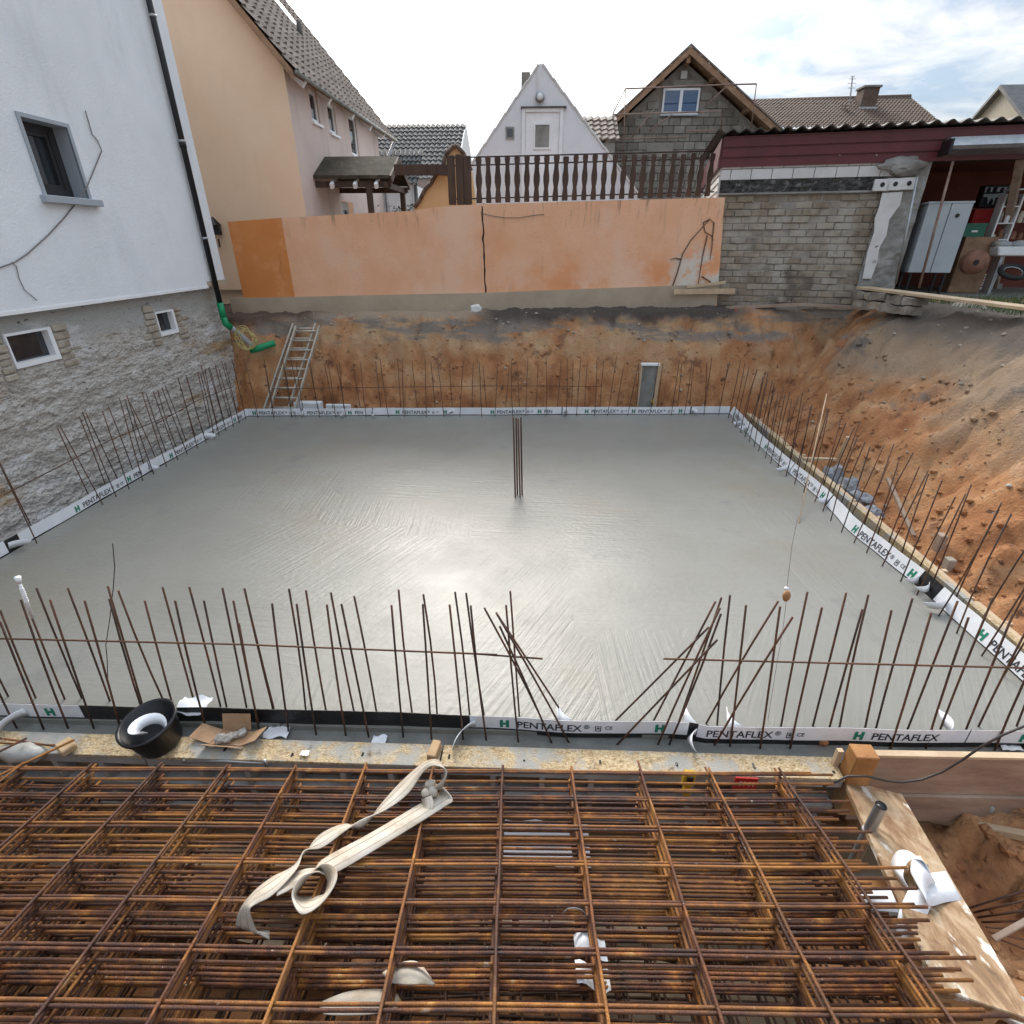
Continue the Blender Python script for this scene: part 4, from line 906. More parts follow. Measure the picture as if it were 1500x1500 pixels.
for k in range(5):
    z = q0[1]-.35+k*.28; gbox(MB(), q0[0]+.03, q1[0]+.2, -.95, -.7, z, z+.02).build('shelf_board', m_white, sh)
    for j in range(5):
        s = q0[0]+.07+.11*j+random.uniform(0,.03); c = G(s,-.80,z+.02); hh = random.uniform(.08,.2); r0 = random.uniform(.03,.045)
        tag(MB().lathe([(0,0),(r0,0),(r0,hh*.75),(r0*.6,hh*.85),(r0*.6,hh),(0,hh)], c, 10).build('jar', random.choice((m_cream,m_white,m_glass,m_drum,m_green,m_stone))), 'small jar among the clutter of the white shelf', 'jar', 'jars on the white shelf')
tb = thing('white_basin', 'dirty white basin on a stand behind the timber post', 'basin', base(1480,400))
q = onG(1462,375,-.2); MB().prism([q, q+gu*1.3, q+gu*1.3+Vector((0,0,.16)), q+gu*-.05+Vector((0,0,.16))], -gn*.5).build('bowl', m_white, tb, bevel=.02)
for s in (.1, 1.1): MB().obox(Vector((q.x,q.y,2.2))+gu*s-gn*.1, gu*.05, -gn*.05, (0,0,q.z-2.2)).build('leg', m_steel, tb)
p = onG(1484,398,.05); ty = thing('bicycle_tyre', 'black tyre leaning below the white basin', 'tyre', p-Vector((0,0,.2)))
MB().tube([p+(gu*math.cos(t)+(Vector((0,0,.5))-gn*.8)*math.sin(t))*.2 for t in [i*2*math.pi/24 for i in range(25)]], .045, 8).build('tread', m_tyre, ty, True)
MB().tube([p+(gu*math.cos(t)+(Vector((0,0,.5))-gn*.8)*math.sin(t))*.15 for t in [i*2*math.pi/24 for i in range(25)]], .012, 6).build('rim', m_steel, ty, True)
for k in range(7):
    c = onG(1460+random.uniform(0,38), 352+random.uniform(-6,4), -.4); c.z = q.z+.2
    tag(MB().rock(c, random.uniform(.06,.11), (1.3,1,.7), k).build('rag_bundle', random.choice((m_stone,m_cream,m_greypipe)), None, True), 'crumpled rag heaped on the white basin', 'rag', 'rags heaped on the basin')

# ------------------------------------------------------------------ yard edge: stones, board, grass
b0, b1 = onG(1266,413,.45), at(1515,455,Z=2.27); b0.z = 2.30
eb = thing('scaffold_plank', 'long pale plank laid along the yard edge before the garage', 'plank', (b0+b1)/2)
dirb = (b1-b0).normalized(); sd_ = Vector((-dirb.y, dirb.x, 0))
MB().obox(b0-sd_*.15, b1-b0, sd_*.30, (0,0,.045)).build('board', m_lightwood, eb, bevel=.004)
k = 0; f_ = 0.
while f_ < .42:
    L_ = random.uniform(.05,.11); c = b0.lerp(b1, f_+L_/2) + (sd_*-.02 if sd_.x*0 == 0 else 0)
    for lay in range(2):
        hl = L_*(b1-b0).length/2*random.uniform(.85,.98); cc = c+sd_*random.uniform(-.05,.04)+Vector((0,0,-.085-.15*lay)); h2 = random.uniform(.055,.07)
        q = MB().obox(cc-dirb*hl-sd_*.16-Vector((0,0,h2)), dirb*hl*2+Vector((0,0,random.uniform(-.02,.02))), sd_*.32, (0,0,h2*2))
        me = q.mesh('edge_stone'); bm = bmesh.new(); bm.from_mesh(me); bmesh.ops.subdivide_edges(bm, edges=bm.edges[:], cuts=3, use_grid_fill=True)
        for v in bm.verts: v.co += Vector((noise.noise(v.co*6), noise.noise(v.co*6+Vector((5,5,5))), noise.noise(v.co*7+Vector((9,1,1)))))*.035
        bm.to_mesh(me); bm.free(); me.materials.append(m_stone if random.random() < .7 else m_sandstone)
        tag(link('edge_stone', me), 'rough grey stone bedded under the pale plank', 'stone', 'stones under the yard plank'); k += 1
    f_ += L_
tag(MB().rock(at(1425,452,Z=2.1), .26, (1.5,1,.5), 77, 3, .15).build('boulder', m_sandstone, None, True), 'rounded pale boulder below the yard plank', 'boulder')
gr = MB()
for k in range(2600):
    x, y = random.uniform(6.9,9.5), random.uniform(8.2,11.4)
    if x < 6.75+(y-8)*.03: continue
    c = Vector((x,y,2.14)); t = random.uniform(0,6.28); d = Vector((math.cos(t),math.sin(t),0))*.008; hh = random.uniform(.05,.13); lean = Vector((random.gauss(0,.03),random.gauss(0,.03),hh))
    gr.add([c-d,c+d,c+lean], [(0,1,2)])
struct(gr.build('grass', m_grassm), 'stuff')
for k, (a, b_) in enumerate((((1062,452),(1180,447)),((1175,447),(1290,455)))):
    p, q = onG(*a,.1), onG(*b_,.15); tag(MB().obox(p, q-p, gn*.14, (0,0,.05)).build('edge_board', m_board), ['grey batten at the foot of the old brick wall','grey batten running from brick wall to stones'][k], 'batten')
for k, (x, y) in enumerate(((1078,459),(1329,452))):
    p = onG(x, y, .35); tag(MB().rock(p, .045, (1,.5,1.8), k+3, 2, .4).build('red_marker', m_red, None, True), ['red marker tag below the brick wall foot','red marker tag on stones by the plank'][k], 'marker')

# ------------------------------------------------------------------ waterstop strips with printed film
def glyphs(txt, size, bold=.0, shear=0):
    c = bpy.data.curves.new('t', 'FONT'); c.body = txt; c.size = size; c.offset = bold; c.resolution_u = 3; c.shear = shear
    o = bpy.data.objects.new('t', c); col.objects.link(o)
    dg = bpy.context.evaluated_depsgraph_get(); me = bpy.data.meshes.new_from_object(o.evaluated_get(dg))
    v = [tuple(p.co) for p in me.vertices]; f = [tuple(q.vertices) for q in me.polygons]
    bpy.data.objects.remove(o); bpy.data.curves.remove(c); bpy.data.meshes.remove(me)
    x0 = min(p[0] for p in v); wd = max(p[0] for p in v)-x0
    return [(p[0]-x0, p[1]) for p in v], f, wd
T_word = glyphs('PENTAFLEX', .082, .0012); T_reg = glyphs('®', .05, .0004); T_ce = glyphs('CE', .042, .0006); T_H = glyphs('H', .085, .006)
def ubox():
    mb = MB()
    for x0, x1, y0, y1 in ((0,.006,0,.05),(.034,.040,0,.05),(.006,.034,0,.006),(.012,.028,.018,.034),(.012,.028,.040,.046)): mb.add([(x0,y0,0),(x1,y0,0),(x1,y1,0),(x0,y1,0)], [(0,1,2,3)])
    return [(p[0],p[1]) for p in mb.v], mb.f, .04
T_u = ubox()
class Strip:
    def __init__(s, pts, z0=-.03, hgt_=.18, wav=.016, seed=0, lean=0):
        s.lean = lean
        P = [Vector((*p, 0)) for p in pts]; s.P = []; s.S = []; acc = 0
        for i in range(len(P)-1):
            L_ = (P[i+1]-P[i]).length; k = max(1, int(L_/.07))
            for j in range(k):
                p = P[i].lerp(P[i+1], j/k); s.S.append(acc+L_*j/k); s.P.append(p)
            acc += L_
        s.P.append(P[-1]); s.S.append(acc); s.len = acc; s.z0 = z0; s.h = hgt_
        for i in range(len(s.P)):
            d = (P[-1]-P[0]).normalized(); nn = Vector((d.y,-d.x,0)); t = s.S[i]
            s.P[i] = s.P[i] + nn*wav*(noise.noise(Vector((t*.9, seed, 0)))*1.6 + .5*noise.noise(Vector((t*2.7, seed, 4))))
        s.seed = seed
    def __call__(s, t, h, off=0):
        t = max(0, min(s.len-1e-4, t)); i = 0
        lo, hi = 0, len(s.S)-1
        while hi-lo > 1:
            m = (lo+hi)//2
            if s.S[m] <= t: lo = m
            else: hi = m
        f_ = (t-s.S[lo])/(s.S[lo+1]-s.S[lo]); p = s.P[lo].lerp(s.P[lo+1], f_)
        d = (s.P[min(lo+2,len(s.P)-1)]-s.P[max(lo-1,0)]).normalized(); nn = Vector((d.y,-d.x,0))
        bow = .010*noise.noise(Vector((t*1.7, s.seed+5, h*3)))
        return p + nn*(off+bow-s.lean*h/s.h) + Vector((0,0,s.z0+h+.010*noise.noise(Vector((t*.8, s.seed, 9)))*(h/s.h)))
def band(S_, t0, t1, h0, h1, off, th=.003):
    n_ = max(2, int((t1-t0)/.06)); ts = [t0+(t1-t0)*i/n_ for i in range(n_+1)]
    mb = MB(); vs = []
    for t in ts: vs += [S_(t,h0,off), S_(t,h1,off), S_(t,h1,off-th), S_(t,h0,off-th)]
    fs = [(4*i+a, 4*i+4+a, 4*i+4+b_, 4*i+b_) for i in range(n_) for a, b_ in ((0,1),(1,2),(2,3),(3,0))] + [(0,1,2,3), (4*n_+3,4*n_+2,4*n_+1,4*n_)]
    return mb.add(vs, fs)
def put(mb, S_, T, t, h, off):
    v, f, w_ = T; mb.add([S_(t+x, h+y, off) for x, y in v], f)
def waterstop(name_label, S_, tapes, starts, h0=.042, nomark=()):
    th_ = thing('waterstop_strip', name_label, 'waterstop', S_(S_.len/2, 0))
    band(S_, 0, S_.len, 0, S_.h, 0, .004).build('black_sheet', m_blacksheet, th_)
    for a, b_ in tapes: band(S_, a, b_, h0, S_.h+.004, .005, .0025).build('white_film', m_tape, th_)
    k = S_.h/.155
    def put1(T, t, h, m, nm):
        mb = MB(); v, f, w_ = T; mb.add([S_(t+x*k, h+y*k, .0075) for x, y in v], f); mb.build(nm, m, th_)
    for t in starts:
        wd = T_word[2]*k
        def same(q0, q1): return any(a-.001 <= q0 and q1 < b_-.005 for a, b_ in tapes)
        if same(t, t+.08*k) and t not in nomark: put1(T_H, t, h0+.02, m_greenink, 'printed_mark')
        x = t+.115*k
        if same(x, x+wd):
            put1(T_word, x, h0+.02, m_ink, 'lettering'); x += wd+.012
            if same(x, x+.23*k): put1(T_reg, x, h0+.045, m_ink, 'printed_sign'); put1(T_u, x+.075*k, h0+.022, m_ink, 'printed_sign'); put1(T_ce, x+.14*k, h0+.04, m_ink, 'printed_sign')
        elif same(x, x+.16): put1(glyphs('PEN', .082, .0012), x, h0+.02, m_ink, 'lettering')
    return th_
def flap(parent, S_, t, L_=.16, wdt=.09, curl=1.0, side=1, drop=.06):
    o = S_(t, S_.h*.62, .012*side); d = (S_(t+.05,0)-S_(t,0)).normalized(); nn = Vector((d.y,-d.x,0))*side
    sg = random.choice((-1,1)); n_ = 12; cs = []; ws = []; c = o - d*sg*.03; a0 = random.uniform(.25,.6); tot = random.uniform(1.2,2.6)*curl
    for i in range(n_+1):
        f_ = i/n_; a = a0 + tot*f_; cs.append(c.copy()); c = c + (d*sg*math.cos(a) + nn*math.sin(a) + Vector((0,0,-drop*4*f_)))*(L_*1.25/n_)
        ws.append((Vector((0,0,1)) + nn*(.25+.9*f_) + d*.25*math.sin(3*f_))*wdt*.5*(1-.35*f_**2*random.uniform(.6,1)))
    MB().ribbon(cs, ws, .003).build('peeled_flap', m_tape, parent, True)
sL = Strip([(-5.9,2.5),(-5.9,6),(-5.88,8.2),(-5.86,10.0)], seed=1)
sF = Strip([(-5.86,10.0),(-1,10.36),(3.82,10.7)], seed=2, wav=.02)
sR = Strip([(3.82,10.7),(3.72,9.0),(3.74,7.6),(3.80,6.7),(3.74,5.9),(3.80,4.9),(3.84,4.0),(3.86,2.74)], seed=3, wav=.02, hgt_=.185, lean=.075)
sN = Strip([(-5.9,2.5),(-2,2.62),(0,2.655),(1.1,2.66),(1.2,2.64),(3.86,2.74)], seed=4, wav=.010, hgt_=.165)
P_ = .95
wl = waterstop('white printed waterstop strip below the rubble basement wall', sL, [(0,2.25),(2.42,4.62),(4.64,6.05),(6.07,sL.len)], [.35+P_*k for k in range(9)])
wf = waterstop('white printed waterstop strip along the earth bank and ladder', sF, [(0,1.1),(1.13,2.5),(2.52,4.1),(4.1,6.3),(6.32,8.9),(8.93,sF.len)], [.12+P_*k for k in range(12)])
wr = waterstop('wavy white printed waterstop strip along the open earth slope', sR, [(0,1.3),(1.32,3.1),(3.12,4.2),(4.23,6.02),(6.30,sR.len)], [.2+P_*k for k in range(10)])
xN = lambda px: (at(px,1070,Z=.03).x + 5.9)*1.0003
wn_ = waterstop('black waterstop strip with white film behind the OSB formwork', sN, [(xN(-60),xN(103)),(xN(688),xN(1005)),(xN(1018),xN(1400)),(xN(1402),sN.len)], [xN(48),xN(732),xN(958)-.0,xN(1018)-.06,xN(1240),xN(1475)], h0=.05, nomark=(xN(1018)-.06,))
for S_, p, ts, sd1 in ((sL,wl,(2.3,4.62,6.05),1),(sF,wf,(.95,1.12,1.9,2.5,4.1,6.4,8.95),1),(sR,wr,(.9,1.2,3.05,4.2,6.05,6.2,6.45),1),(sN,wn_,(xN(14),xN(690),xN(1010)),1)):
    for t in ts: flap(p, S_, t, random.uniform(.12,.2), random.uniform(.07,.11), random.uniform(.7,1.1), sd1, random.uniform(.03,.09))
for px in (830,1010,1075,1385): flap(wn_, sN, xN(px), .14, .10, .8, -1, -.02)

# ------------------------------------------------------------------ starter bars
def bar(base, top, label, group, r=.0066, bend=.0):
    a, b_ = Vector(base), Vector(top); k = []
    pb = Vector((random.gauss(0,bend),random.gauss(0,bend),0))
    for i in range(4): k.append(a.lerp(b_, i/3) + pb*math.sin(i/3*math.pi))
    return tag(MB().tube(k, r, 6).build('starter_bar', m_rebar, None, True), label, 'rebar', group)
LN = ('upright steel starter bar cast into the slab edge by the OSB formwork', 'starter bars along the OSB formwork')
z1 = [((0,575),(210,1090)),((0,640),(240,1230)),((-60,900),(95,1225)),((-40,880),(60,1080)),((115,520),(375,1225)),((165,590),(370,1100)),((200,455),(450,1060)),((275,520),(515,1225)),((372,455),(610,1095)),((465,525),(660,1225)),((592,445),(785,1105)),((600,515),(790,1150)),((650,470),(900,1075)),((795,525),(945,1085)),((893,450),(1065,1075)),((962,525),(1135,1235)),((1040,450),(1212,1108)),((1120,525),(1250,1130)),((1222,455),(1355,1115)),((1282,525),(1425,1225)),((1343,458),(1500,1120))]
z2 = [((0,425),(110,1005)),((30,235),(195,905)),((182,315),(275,1030)),((275,235),(367,912)),((317,318),(425,1035)),((368,243),(482,922)),((483,322),(588,1040)),((505,255),(637,930)),((563,318),(713,1048)),((633,275),(760,940)),((838,325),(903,1048)),((877,240),(955,940)),((1010,320),(1058,1060)),((1013,265),(1088,937)),((1157,322),(1232,1062)),((1187,252),(1267,935)),((1248,258),(1350,945)),((1273,327),(1360,1065))]
z3 = [((36,340),(350,950)),((100,365),(485,950)),((120,440),(405,1080)),((104,372),(500,1080)),((155,325),(222,1075)),((178,247),(228,935)),((1305,305),(965,960)),((1268,445),(755,960)),((1315,515),(765,1090)),((1338,283),(1105,960)),((1330,340),(990,1090)),((1335,372),(1050,1090)),((1385,270),(1315,980)),((1473,325),(1385,1100)),((1650,302),(1255,975)),((1729,390),(1300,1095))]
z4 = [((160,520),(50,1300)),((310,440),(165,1180)),((390,525),(215,1300)),((523,445),(340,1175)),((612,535),(415,1245)),((645,455),(487,1185)),((772,540),(615,1245)),((887,475),(687,1190)),((990,555),(765,1300)),((1135,490),(860,1195)),((1195,580),(960,1300)),((1330,470),(1040,1195)),((1440,560),(1155,1260)),((1560,560),(1250,1180)),((1640,640),(1340,1310)),((1700,560),(1450,1200)),((1760,640),(1500,1310))]
for zz_, ox, oy, in_ in ((z1,0,740,1150),(z2,350,800,960),(z3,700,800,985),(z4,1100,750,1200)):
    for (tx,ty),(bx_,by_) in zz_:
        inner = by_ < in_
        B = at(ox+bx_/3.75, oy+by_/3.75, Z=(.0 if inner else -.042))
        yy = max(B.y, 2.75) if inner else min(B.y, 2.62)
        B = at(ox+bx_/3.75, oy+by_/3.75, Y=yy) if inner and B.y < 2.75 else B
        T = at(ox+tx/3.75, oy+ty/3.75, Y=B.y+.015)
        d = (T-B).normalized(); bar(B-d*.06, T, *LN, r=.0069, bend=.006)
for a, b_, lb in (((-20,935),(728,959),'long horizontal tie bar wired across the starter bars by the OSB formwork'),((700,958),(795,965),'short horizontal tie bar end lapped onto the long tie bar'),((972,965),(1520,979),'horizontal tie bar wired across the starter bars near the timber block')):
    tag(MB().tube([at(*a,Y=2.66 if a[0] < 900 else 2.69), at((a[0]+b_[0])/2,(a[1]+b_[1])/2-(3 if a[0] < 0 else 0),Y=2.66 if a[0] < 900 else 2.69), at(*b_,Y=2.66 if a[0] < 900 else 2.69)], .0065, 6).build('tie_bar', m_rebar, None, True), lb, 'rebar')
LL = ('upright steel starter bar below the rubble basement wall', 'starter bars along the basement wall')
for y in (4.35,4.5,4.62,4.98,5.2): 
    x = -6.0 if random.random() < .6 else -5.78; bar((x,y,-.06),(x+random.gauss(.0,.02),y+random.gauss(-.02,.03),1.12+random.gauss(0,.03)), *LL)
y = 6.0; k = 0
while y < 9.95:
    x = -6.0 if k % 2 else -5.77
    bar((x,y,-.06),(x+random.gauss(-.01,.025),y+random.gauss(-.02,.05),(1.06 if k % 2 else 1.16)+random.gauss(0,.035)), *LL, bend=.008); y += random.uniform(.07,.17); k += 1
for a, b_ in ((5.0,8.3),(7.6,9.9)): tag(MB().tube([(-5.93,a,.60),(-5.94,(a+b_)/2,.66),(-5.94,b_,.62)], .006, 6).build('tie_bar', m_rebar, None, True), 'horizontal tie bar across the starter bars below the basement wall', 'rebar', 'tie bars at the basement wall')
LF = ('upright steel starter bar before the far earth bank', 'starter bars along the earth bank')
x = -5.6; k = 0
while x < 3.7:
    yb = yfar(x)+(.16 if k % 2 else -.12)
    bar((x,yb,-.06),(x+random.gauss(.01,.045),yb+random.gauss(.0,.03),(1.0 if k % 2 else 1.12)+random.gauss(0,.04)), *LF, bend=.01); x += random.choice((.08,.13,.18,.22)); k += 1
tag(MB().tube([(-5.3,yfar(-5.3)+.1,.52),(-1,yfar(-1)+.1,.56),(1.2,yfar(1.2)+.1,.54)], .006, 6).build('tie_bar', m_rebar, None, True), 'horizontal tie bar across the starter bars before the far earth bank', 'rebar')
LR = ('upright steel starter bar below the open earth slope', 'starter bars along the earth slope')
y = 10.4; k = 0
while y > 3.0:
    x = 3.98 if k % 2 else 3.62
    if k % 2 == 0: x = sR(sR.len-(y-2.74)*sR.len/7.96, 0).x - .09
    bar((x,y,-.06),(x+random.gauss(.02,.04),y+random.gauss(0,.05),(1.0 if k % 2 else 1.12)+random.gauss(0,.045)), *LR, bend=.012); y -= random.uniform(.09,.17); k += 1
for k, (px, tx) in enumerate(((755,752),(758,756),(762,759),(765,763))):
    B = at(px, 728-(k%2)*3, Z=0); T = at(tx, 611+(k%3), Y=B.y); bar(B-Vector((0,0,.06)), T, 'upright steel bar of the bundle rising from the middle of the slab', 'column bars in mid slab', r=.012)
# bits on bars
a, b_ = at(48,905,Y=2.62), at(28,852,Y=2.62); cdt = thing('conduit_stub', 'white corrugated conduit end pushed over a starter bar', 'conduit', a)
MB().tube([a,b_], .009, 10).build('hose', m_tape, cdt, True); d = b_-a
for k in range(8): c = a+d*(.45+.05*k); MB().tube([c,c+d*.02], .012, 10).build('ridge', m_tape, cdt)
MB().tube([b_-d*.05,b_+d*.12], [.010,.019], 10).build('cap', m_tape, cdt, True)
tag(MB().tube([at(x,y,Y=2.8) for x, y in ((161,1012),(158,1000),(157,965),(155,945),(161,905),(166,860),(168,830),(165,796))], .003, 5).build('thin_wire', m_blackcable, None, True), 'thin bent wire rising above the starter bars behind the bucket', 'wire')
hn = thing('wire_with_plug', 'brown plug on a thin wire between the starter bars', 'plug', at(1120,1068,Z=0))
MB().tube([at(x,y,Y=2.85) for x, y in ((1124,1060),(1135,990),(1147,920),(1152,880),(1154,850),(1160,800),(1168,760))], .0014, 5).build('wire', m_cable, hn, True)
MB().rock(at(1152,873,Y=2.85), .033, (.75,.75,1.25), 5, 2, .12).build('plug_body', m_brickred, hn, True); MB().rock(at(1152,862,Y=2.85), .014, (1,1,.8), 6, 2, .1).build('plug_top', m_white, hn, True)

# ------------------------------------------------------------------ things around the slab
ld = thing('ladder', 'weathered aluminium extension ladder leaning on the earth bank', 'ladder', at(405,605,Z=0))
for k, (bl_, br_, tl_, tr_, off) in enumerate((((386,604),(421,604),(430,474),(449,474),0),((394,604),(431,604),(434,478),(453,478),-.09))):
    BL, BR, TL, TR = at(*bl_,Y=10.28+off), at(*br_,Y=10.28+off), at(*tl_,Y=11.12+off), at(*tr_,Y=11.12+off)
    TR = TL + (BR-BL)*.93
    for p, q in ((BL,TL),(BR,TR)): MB().beam(p, q, .03, .07, (0,-1,.4)).build('rail', m_alu, ld)
    n_ = 9
    for i in range(n_):
        f_ = (i+.5)/n_; MB().tube([BL.lerp(TL,f_), BR.lerp(TR,f_)], .016, 8).build('rung', m_alu, ld, True)
p = at(432,606,Y=10.32); tag(MB().box(p.x,p.x+.55,10.32,10.5,-.04,.20).build('foam_board', m_eps, None, bevel=.01), 'white foam board block standing beside the ladder foot', 'foam board')
p = at(478,606,Y=10.36); tag(MB().box(p.x,p.x+.5,10.38,10.47,-.04,.15).build('foam_strip', m_eps, None, bevel=.01), 'low white foam strip next to the foam block behind the waterstop', 'foam board')
cp = thing('cement_panel', 'upright grey cement board with pale wooden edges before the bank', 'panel', at(950,600,Y=10.85))
a, b_ = at(932,600,Y=10.85), at(966,533,Y=10.85)
MB().box(a.x+.03,b_.x-.03,10.86,10.9,-.1,b_.z-.02).build('sheet', m_cementpanel, cp)
MB().box(a.x,a.x+.03,10.82,10.9,-.1,b_.z-.03).build('edge_strip', m_lightwood, cp); MB().box(b_.x-.03,b_.x+.03,10.82,10.98,-.1,b_.z).build('edge_strip', m_lightwood, cp); MB().box(a.x,b_.x,10.8,10.9,b_.z-.03,b_.z+.01).build('top_strip', m_eps, cp)
MB().rock(at(958,588,Y=10.84), .06, (1,.3,1), 3, 2, .4).build('paint_mark', m_yellowtool, cp, True)
p = at(697,452,plane=(Vector((0,11.3,0)),Vector((0,-1,0)))); tag(MB().rock(p, .10, (1.2,.8,.9), 12, 2, .4).build('white_stone', m_whitebrick), 'white stone stuck in the bank below the wall crack', 'stone')
yy = 10.6; k = 0
while yy > 2.9:
    L_ = min(random.uniform(1.5,2.3), yy-2.8); xo = random.uniform(-.015,.015)
    fb = thing('edge_formwork', 'raw board formwork lining the slab edge along the earth slope', 'formwork', (4.15,yy,0), 'edge formwork along the slope')
    MB().box(4.10+xo,4.16+xo,yy-L_+.01,yy,-.35,.055).build('board', m_osb, fb); MB().box(4.165+xo,4.225+xo,yy-L_+.03,yy-.02,-.06,.045).build('rail', m_lightwood, fb)
    for f_ in (.2,.75): MB().box(4.23+xo,4.28+xo,yy-L_*f_-.05,yy-L_*f_,-.5,.05).build('stake', m_lightwood, fb)
    yy -= L_; k += 1
def gz(x, y): return ground_z(x, y)
for k, (x, y, s_, sc) in enumerate([(X_, at(px_,py_,X=X_).y, s__, sc__) for X_, px_, py_, s__, sc__ in ((4.36,1216,712,.20,(.7,1.1,1.4)),(4.40,1236,738,.18,(.7,1.2,1.1)),(4.46,1254,752,.14,(.9,1.2,.8)),(4.44,1272,775,.11,(1,1.1,.8)))]):
    tag(MB().rock((x,y,gz(x,y)+s_*.35), s_, sc, 40+k, 3, .5).build('rock', m_bluerock), ['tall blue grey rock behind the slope formwork','middle blue grey rock leaning on the tall one','flat blue grey rock at the end of the row','small blue grey rock by the starter bars'][k], 'rock')
tag(MB().tube([at(1170,766,Z=.005), at(1190,672,X=3.86), at(1211,577,X=4.05)], .007, 6).build('thin_stake', m_lightwood, None, True), 'long thin pale stake leaning over the waterstop strip', 'stake')
for k, (x0_, y0_, x1_, y1_, X_) in enumerate(((1227,675,1242,640,4.5),(1300,700,1338,785,4.55))):
    a, b_ = at(x0_,y0_,X=X_), at(x1_,y1_,X=X_-.05); tag(MB().beam(a,b_,.045,.03).build('wood_stake', m_lightwood if k == 0 else m_board), ['short wooden stake behind the tall blue rock','leaning grey timber stake in the red soil'][k], 'stake')
a = at(1172,672,Z=.08); tag(MB().box(4.12,4.62,a.y-.03,a.y+.03,.06,.10).build('cross_batten', m_lightwood), 'pale batten bracing the slope formwork beside the tall rock', 'batten')
for k, (px, py) in enumerate(((1378,793),(1392,822))):
    p = at(px,py,X=4.5); z = gz(4.5,p.y); tag(MB().box(4.46,4.54,p.y-.05,p.y+.05,z-.06,z+.10+.06*(1-k)).build('soil_block', m_board if k == 0 else m_sandstone, None, bevel=.012), ['stub of grey timber post in the red soil','pale broken brick in the red soil'][k], 'block')
# loose stones on the slope and bank
mb = MB(); 
for k in range(330):
    if k < 180: x, y = random.uniform(4.35,7.2), random.uniform(3,11)
    else: x, y = random.uniform(-5.5,4.3), 0; y = yfar(x)+random.uniform(.4,1.25)
    mb.rock((x,y,gz(x,y)+.004), random.choice((.010,.013,.016,.022,.034)), (1,1.1,.7), k, 1, .4)
struct(mb.build('loose_stones', m_sandstone), 'stuff')
mb = MB()
for k in range(1500):
    if 600 < k < 800 or 1050 < k < 1300: continue
    if k < 800: x, y = 4.3+1.6*random.random()**1.8, random.uniform(3,10.6)
    elif k < 1300: x, y = random.uniform(-5.5,4.3), 0; y = yfar(x)+random.uniform(.34,1.1)
    else: x, y = random.uniform(2.3,4.2), random.uniform(.6,2.4)
    mb.rock((x,y,gz(x,y)+.005), random.choice((.012,.016,.022,.03,.045)), (1.1,1.1,.8), k+1000, 1, .5)
struct(mb.build('soil_clods', m_soil), 'stuff')

# ------------------------------------------------------------------ OSB formwork along the near edge
xj = [-5.95, at(232,1080,Z=0).x, at(646,1110,Z=0).x, 2.03]
def fy(x): return 2.30 + .018*(x+2)
for k in range(3):
    a, b_ = xj[k]+.006, xj[k+1]-.006
    pn = thing('formwork_panel', ['OSB topped formwork panel behind the pile of thin bars and scrap wood','OSB topped formwork panel carrying the black bucket','concrete smeared OSB formwork panel ending at the orange timber block'][k], 'formwork', ((a+b_)/2, fy(a), -.5))
    y0, y1 = fy(a), fy(b_)
    MB().prism([(a,y0,-.012),(b_,y1,-.012),(b_,y1+.17,-.012),(a,y0+.17,-.012)], (0,0,.024)).build('top_board', m_osb, pn, bevel=.003)
    MB().prism([(a,y0+.12,-.56),(b_,y1+.12,-.56),(b_,y1+.15,-.56),(a,y0+.15,-.56)], (0,0,.545)).build('sheet', m_plywood, pn)
    for z in (-.08,-.30,-.54): MB().prism([(a,y0+.01,z),(b_,y1+.01,z),(b_,y1+.118,z),(a,y0+.118,z)], (0,0,.03 if z < -.1 else .066)).build('frame_rail', m_greypipe, pn)
    x = a
    while x < b_-.04:
        y = fy(x); MB().box(x,x+.035,y+.012,y+.118,-.51,-.08).build('rib', m_greypipe, pn); x += .33
    for x in [a+.05+i*(b_-a-.1)/max(1,int((b_-a)/.5)) for i in range(int((b_-a)/.5)+1)]: MB().tube([(x,fy(x)+.06+random.uniform(-.03,.05),.011),(x,fy(x)+.06,.014)], .008, 8).build('screw_hole', m_black, pn)
a = at(618,1112,Z=.01); tag(MB().beam((a.x+.07,a.y-.03,.05),(a.x+.09,a.y+.10,.05),.06,.07).build('timber_offcut', m_wood, None, bevel=.006), 'short timber offcut standing on the joint of the formwork', 'offcut')
# orange timber block and board at the right end
tb_ = thing('timber_block', 'squared orange timber block at the corner of the formwork', 'timber', (2.1,2.42,-.3))
MB().box(2.03,2.17,2.36,2.47,-.05,.235).build('upper_block', m_orangewood, tb_, bevel=.006); MB().box(2.045,2.165,2.34,2.45,-.30,-.056).build('lower_block', m_wood, tb_, bevel=.006)
MB().box(1.99,2.026,2.47,2.50,-.1,.15).build('side_strip', m_lightwood, tb_)
sb_ = thing('side_board', 'broad old formwork board with fresh sawn top edge right of the block', 'board', (2.9,2.5,-.2))
MB().prism([(2.18,2.47,-.24),(4.0,2.53,-.24),(4.0,2.57,-.24),(2.18,2.51,-.24)], (0,0,.35)).build('face', m_board, sb_, bevel=.003); MB().prism([(2.18,2.468,.112),(4.0,2.528,.112),(4.0,2.572,.112),(2.18,2.512,.112)], (0,0,.02)).build('top_edge', m_lightwood, sb_)
MB().prism([(2.2,2.45,-.5),(4.0,2.51,-.5),(4.0,2.55,-.5),(2.2,2.49,-.5)], (0,0,.255)).build('lower_board', m_board, sb_)
tag(MB().rock(at(1203,1083,Z=-.01), .052, (1.1,.9,.8), 21, 2, .25).build('brick_lump', m_brickred), 'rust brown brick lump lying against the waterstop film', 'brick')
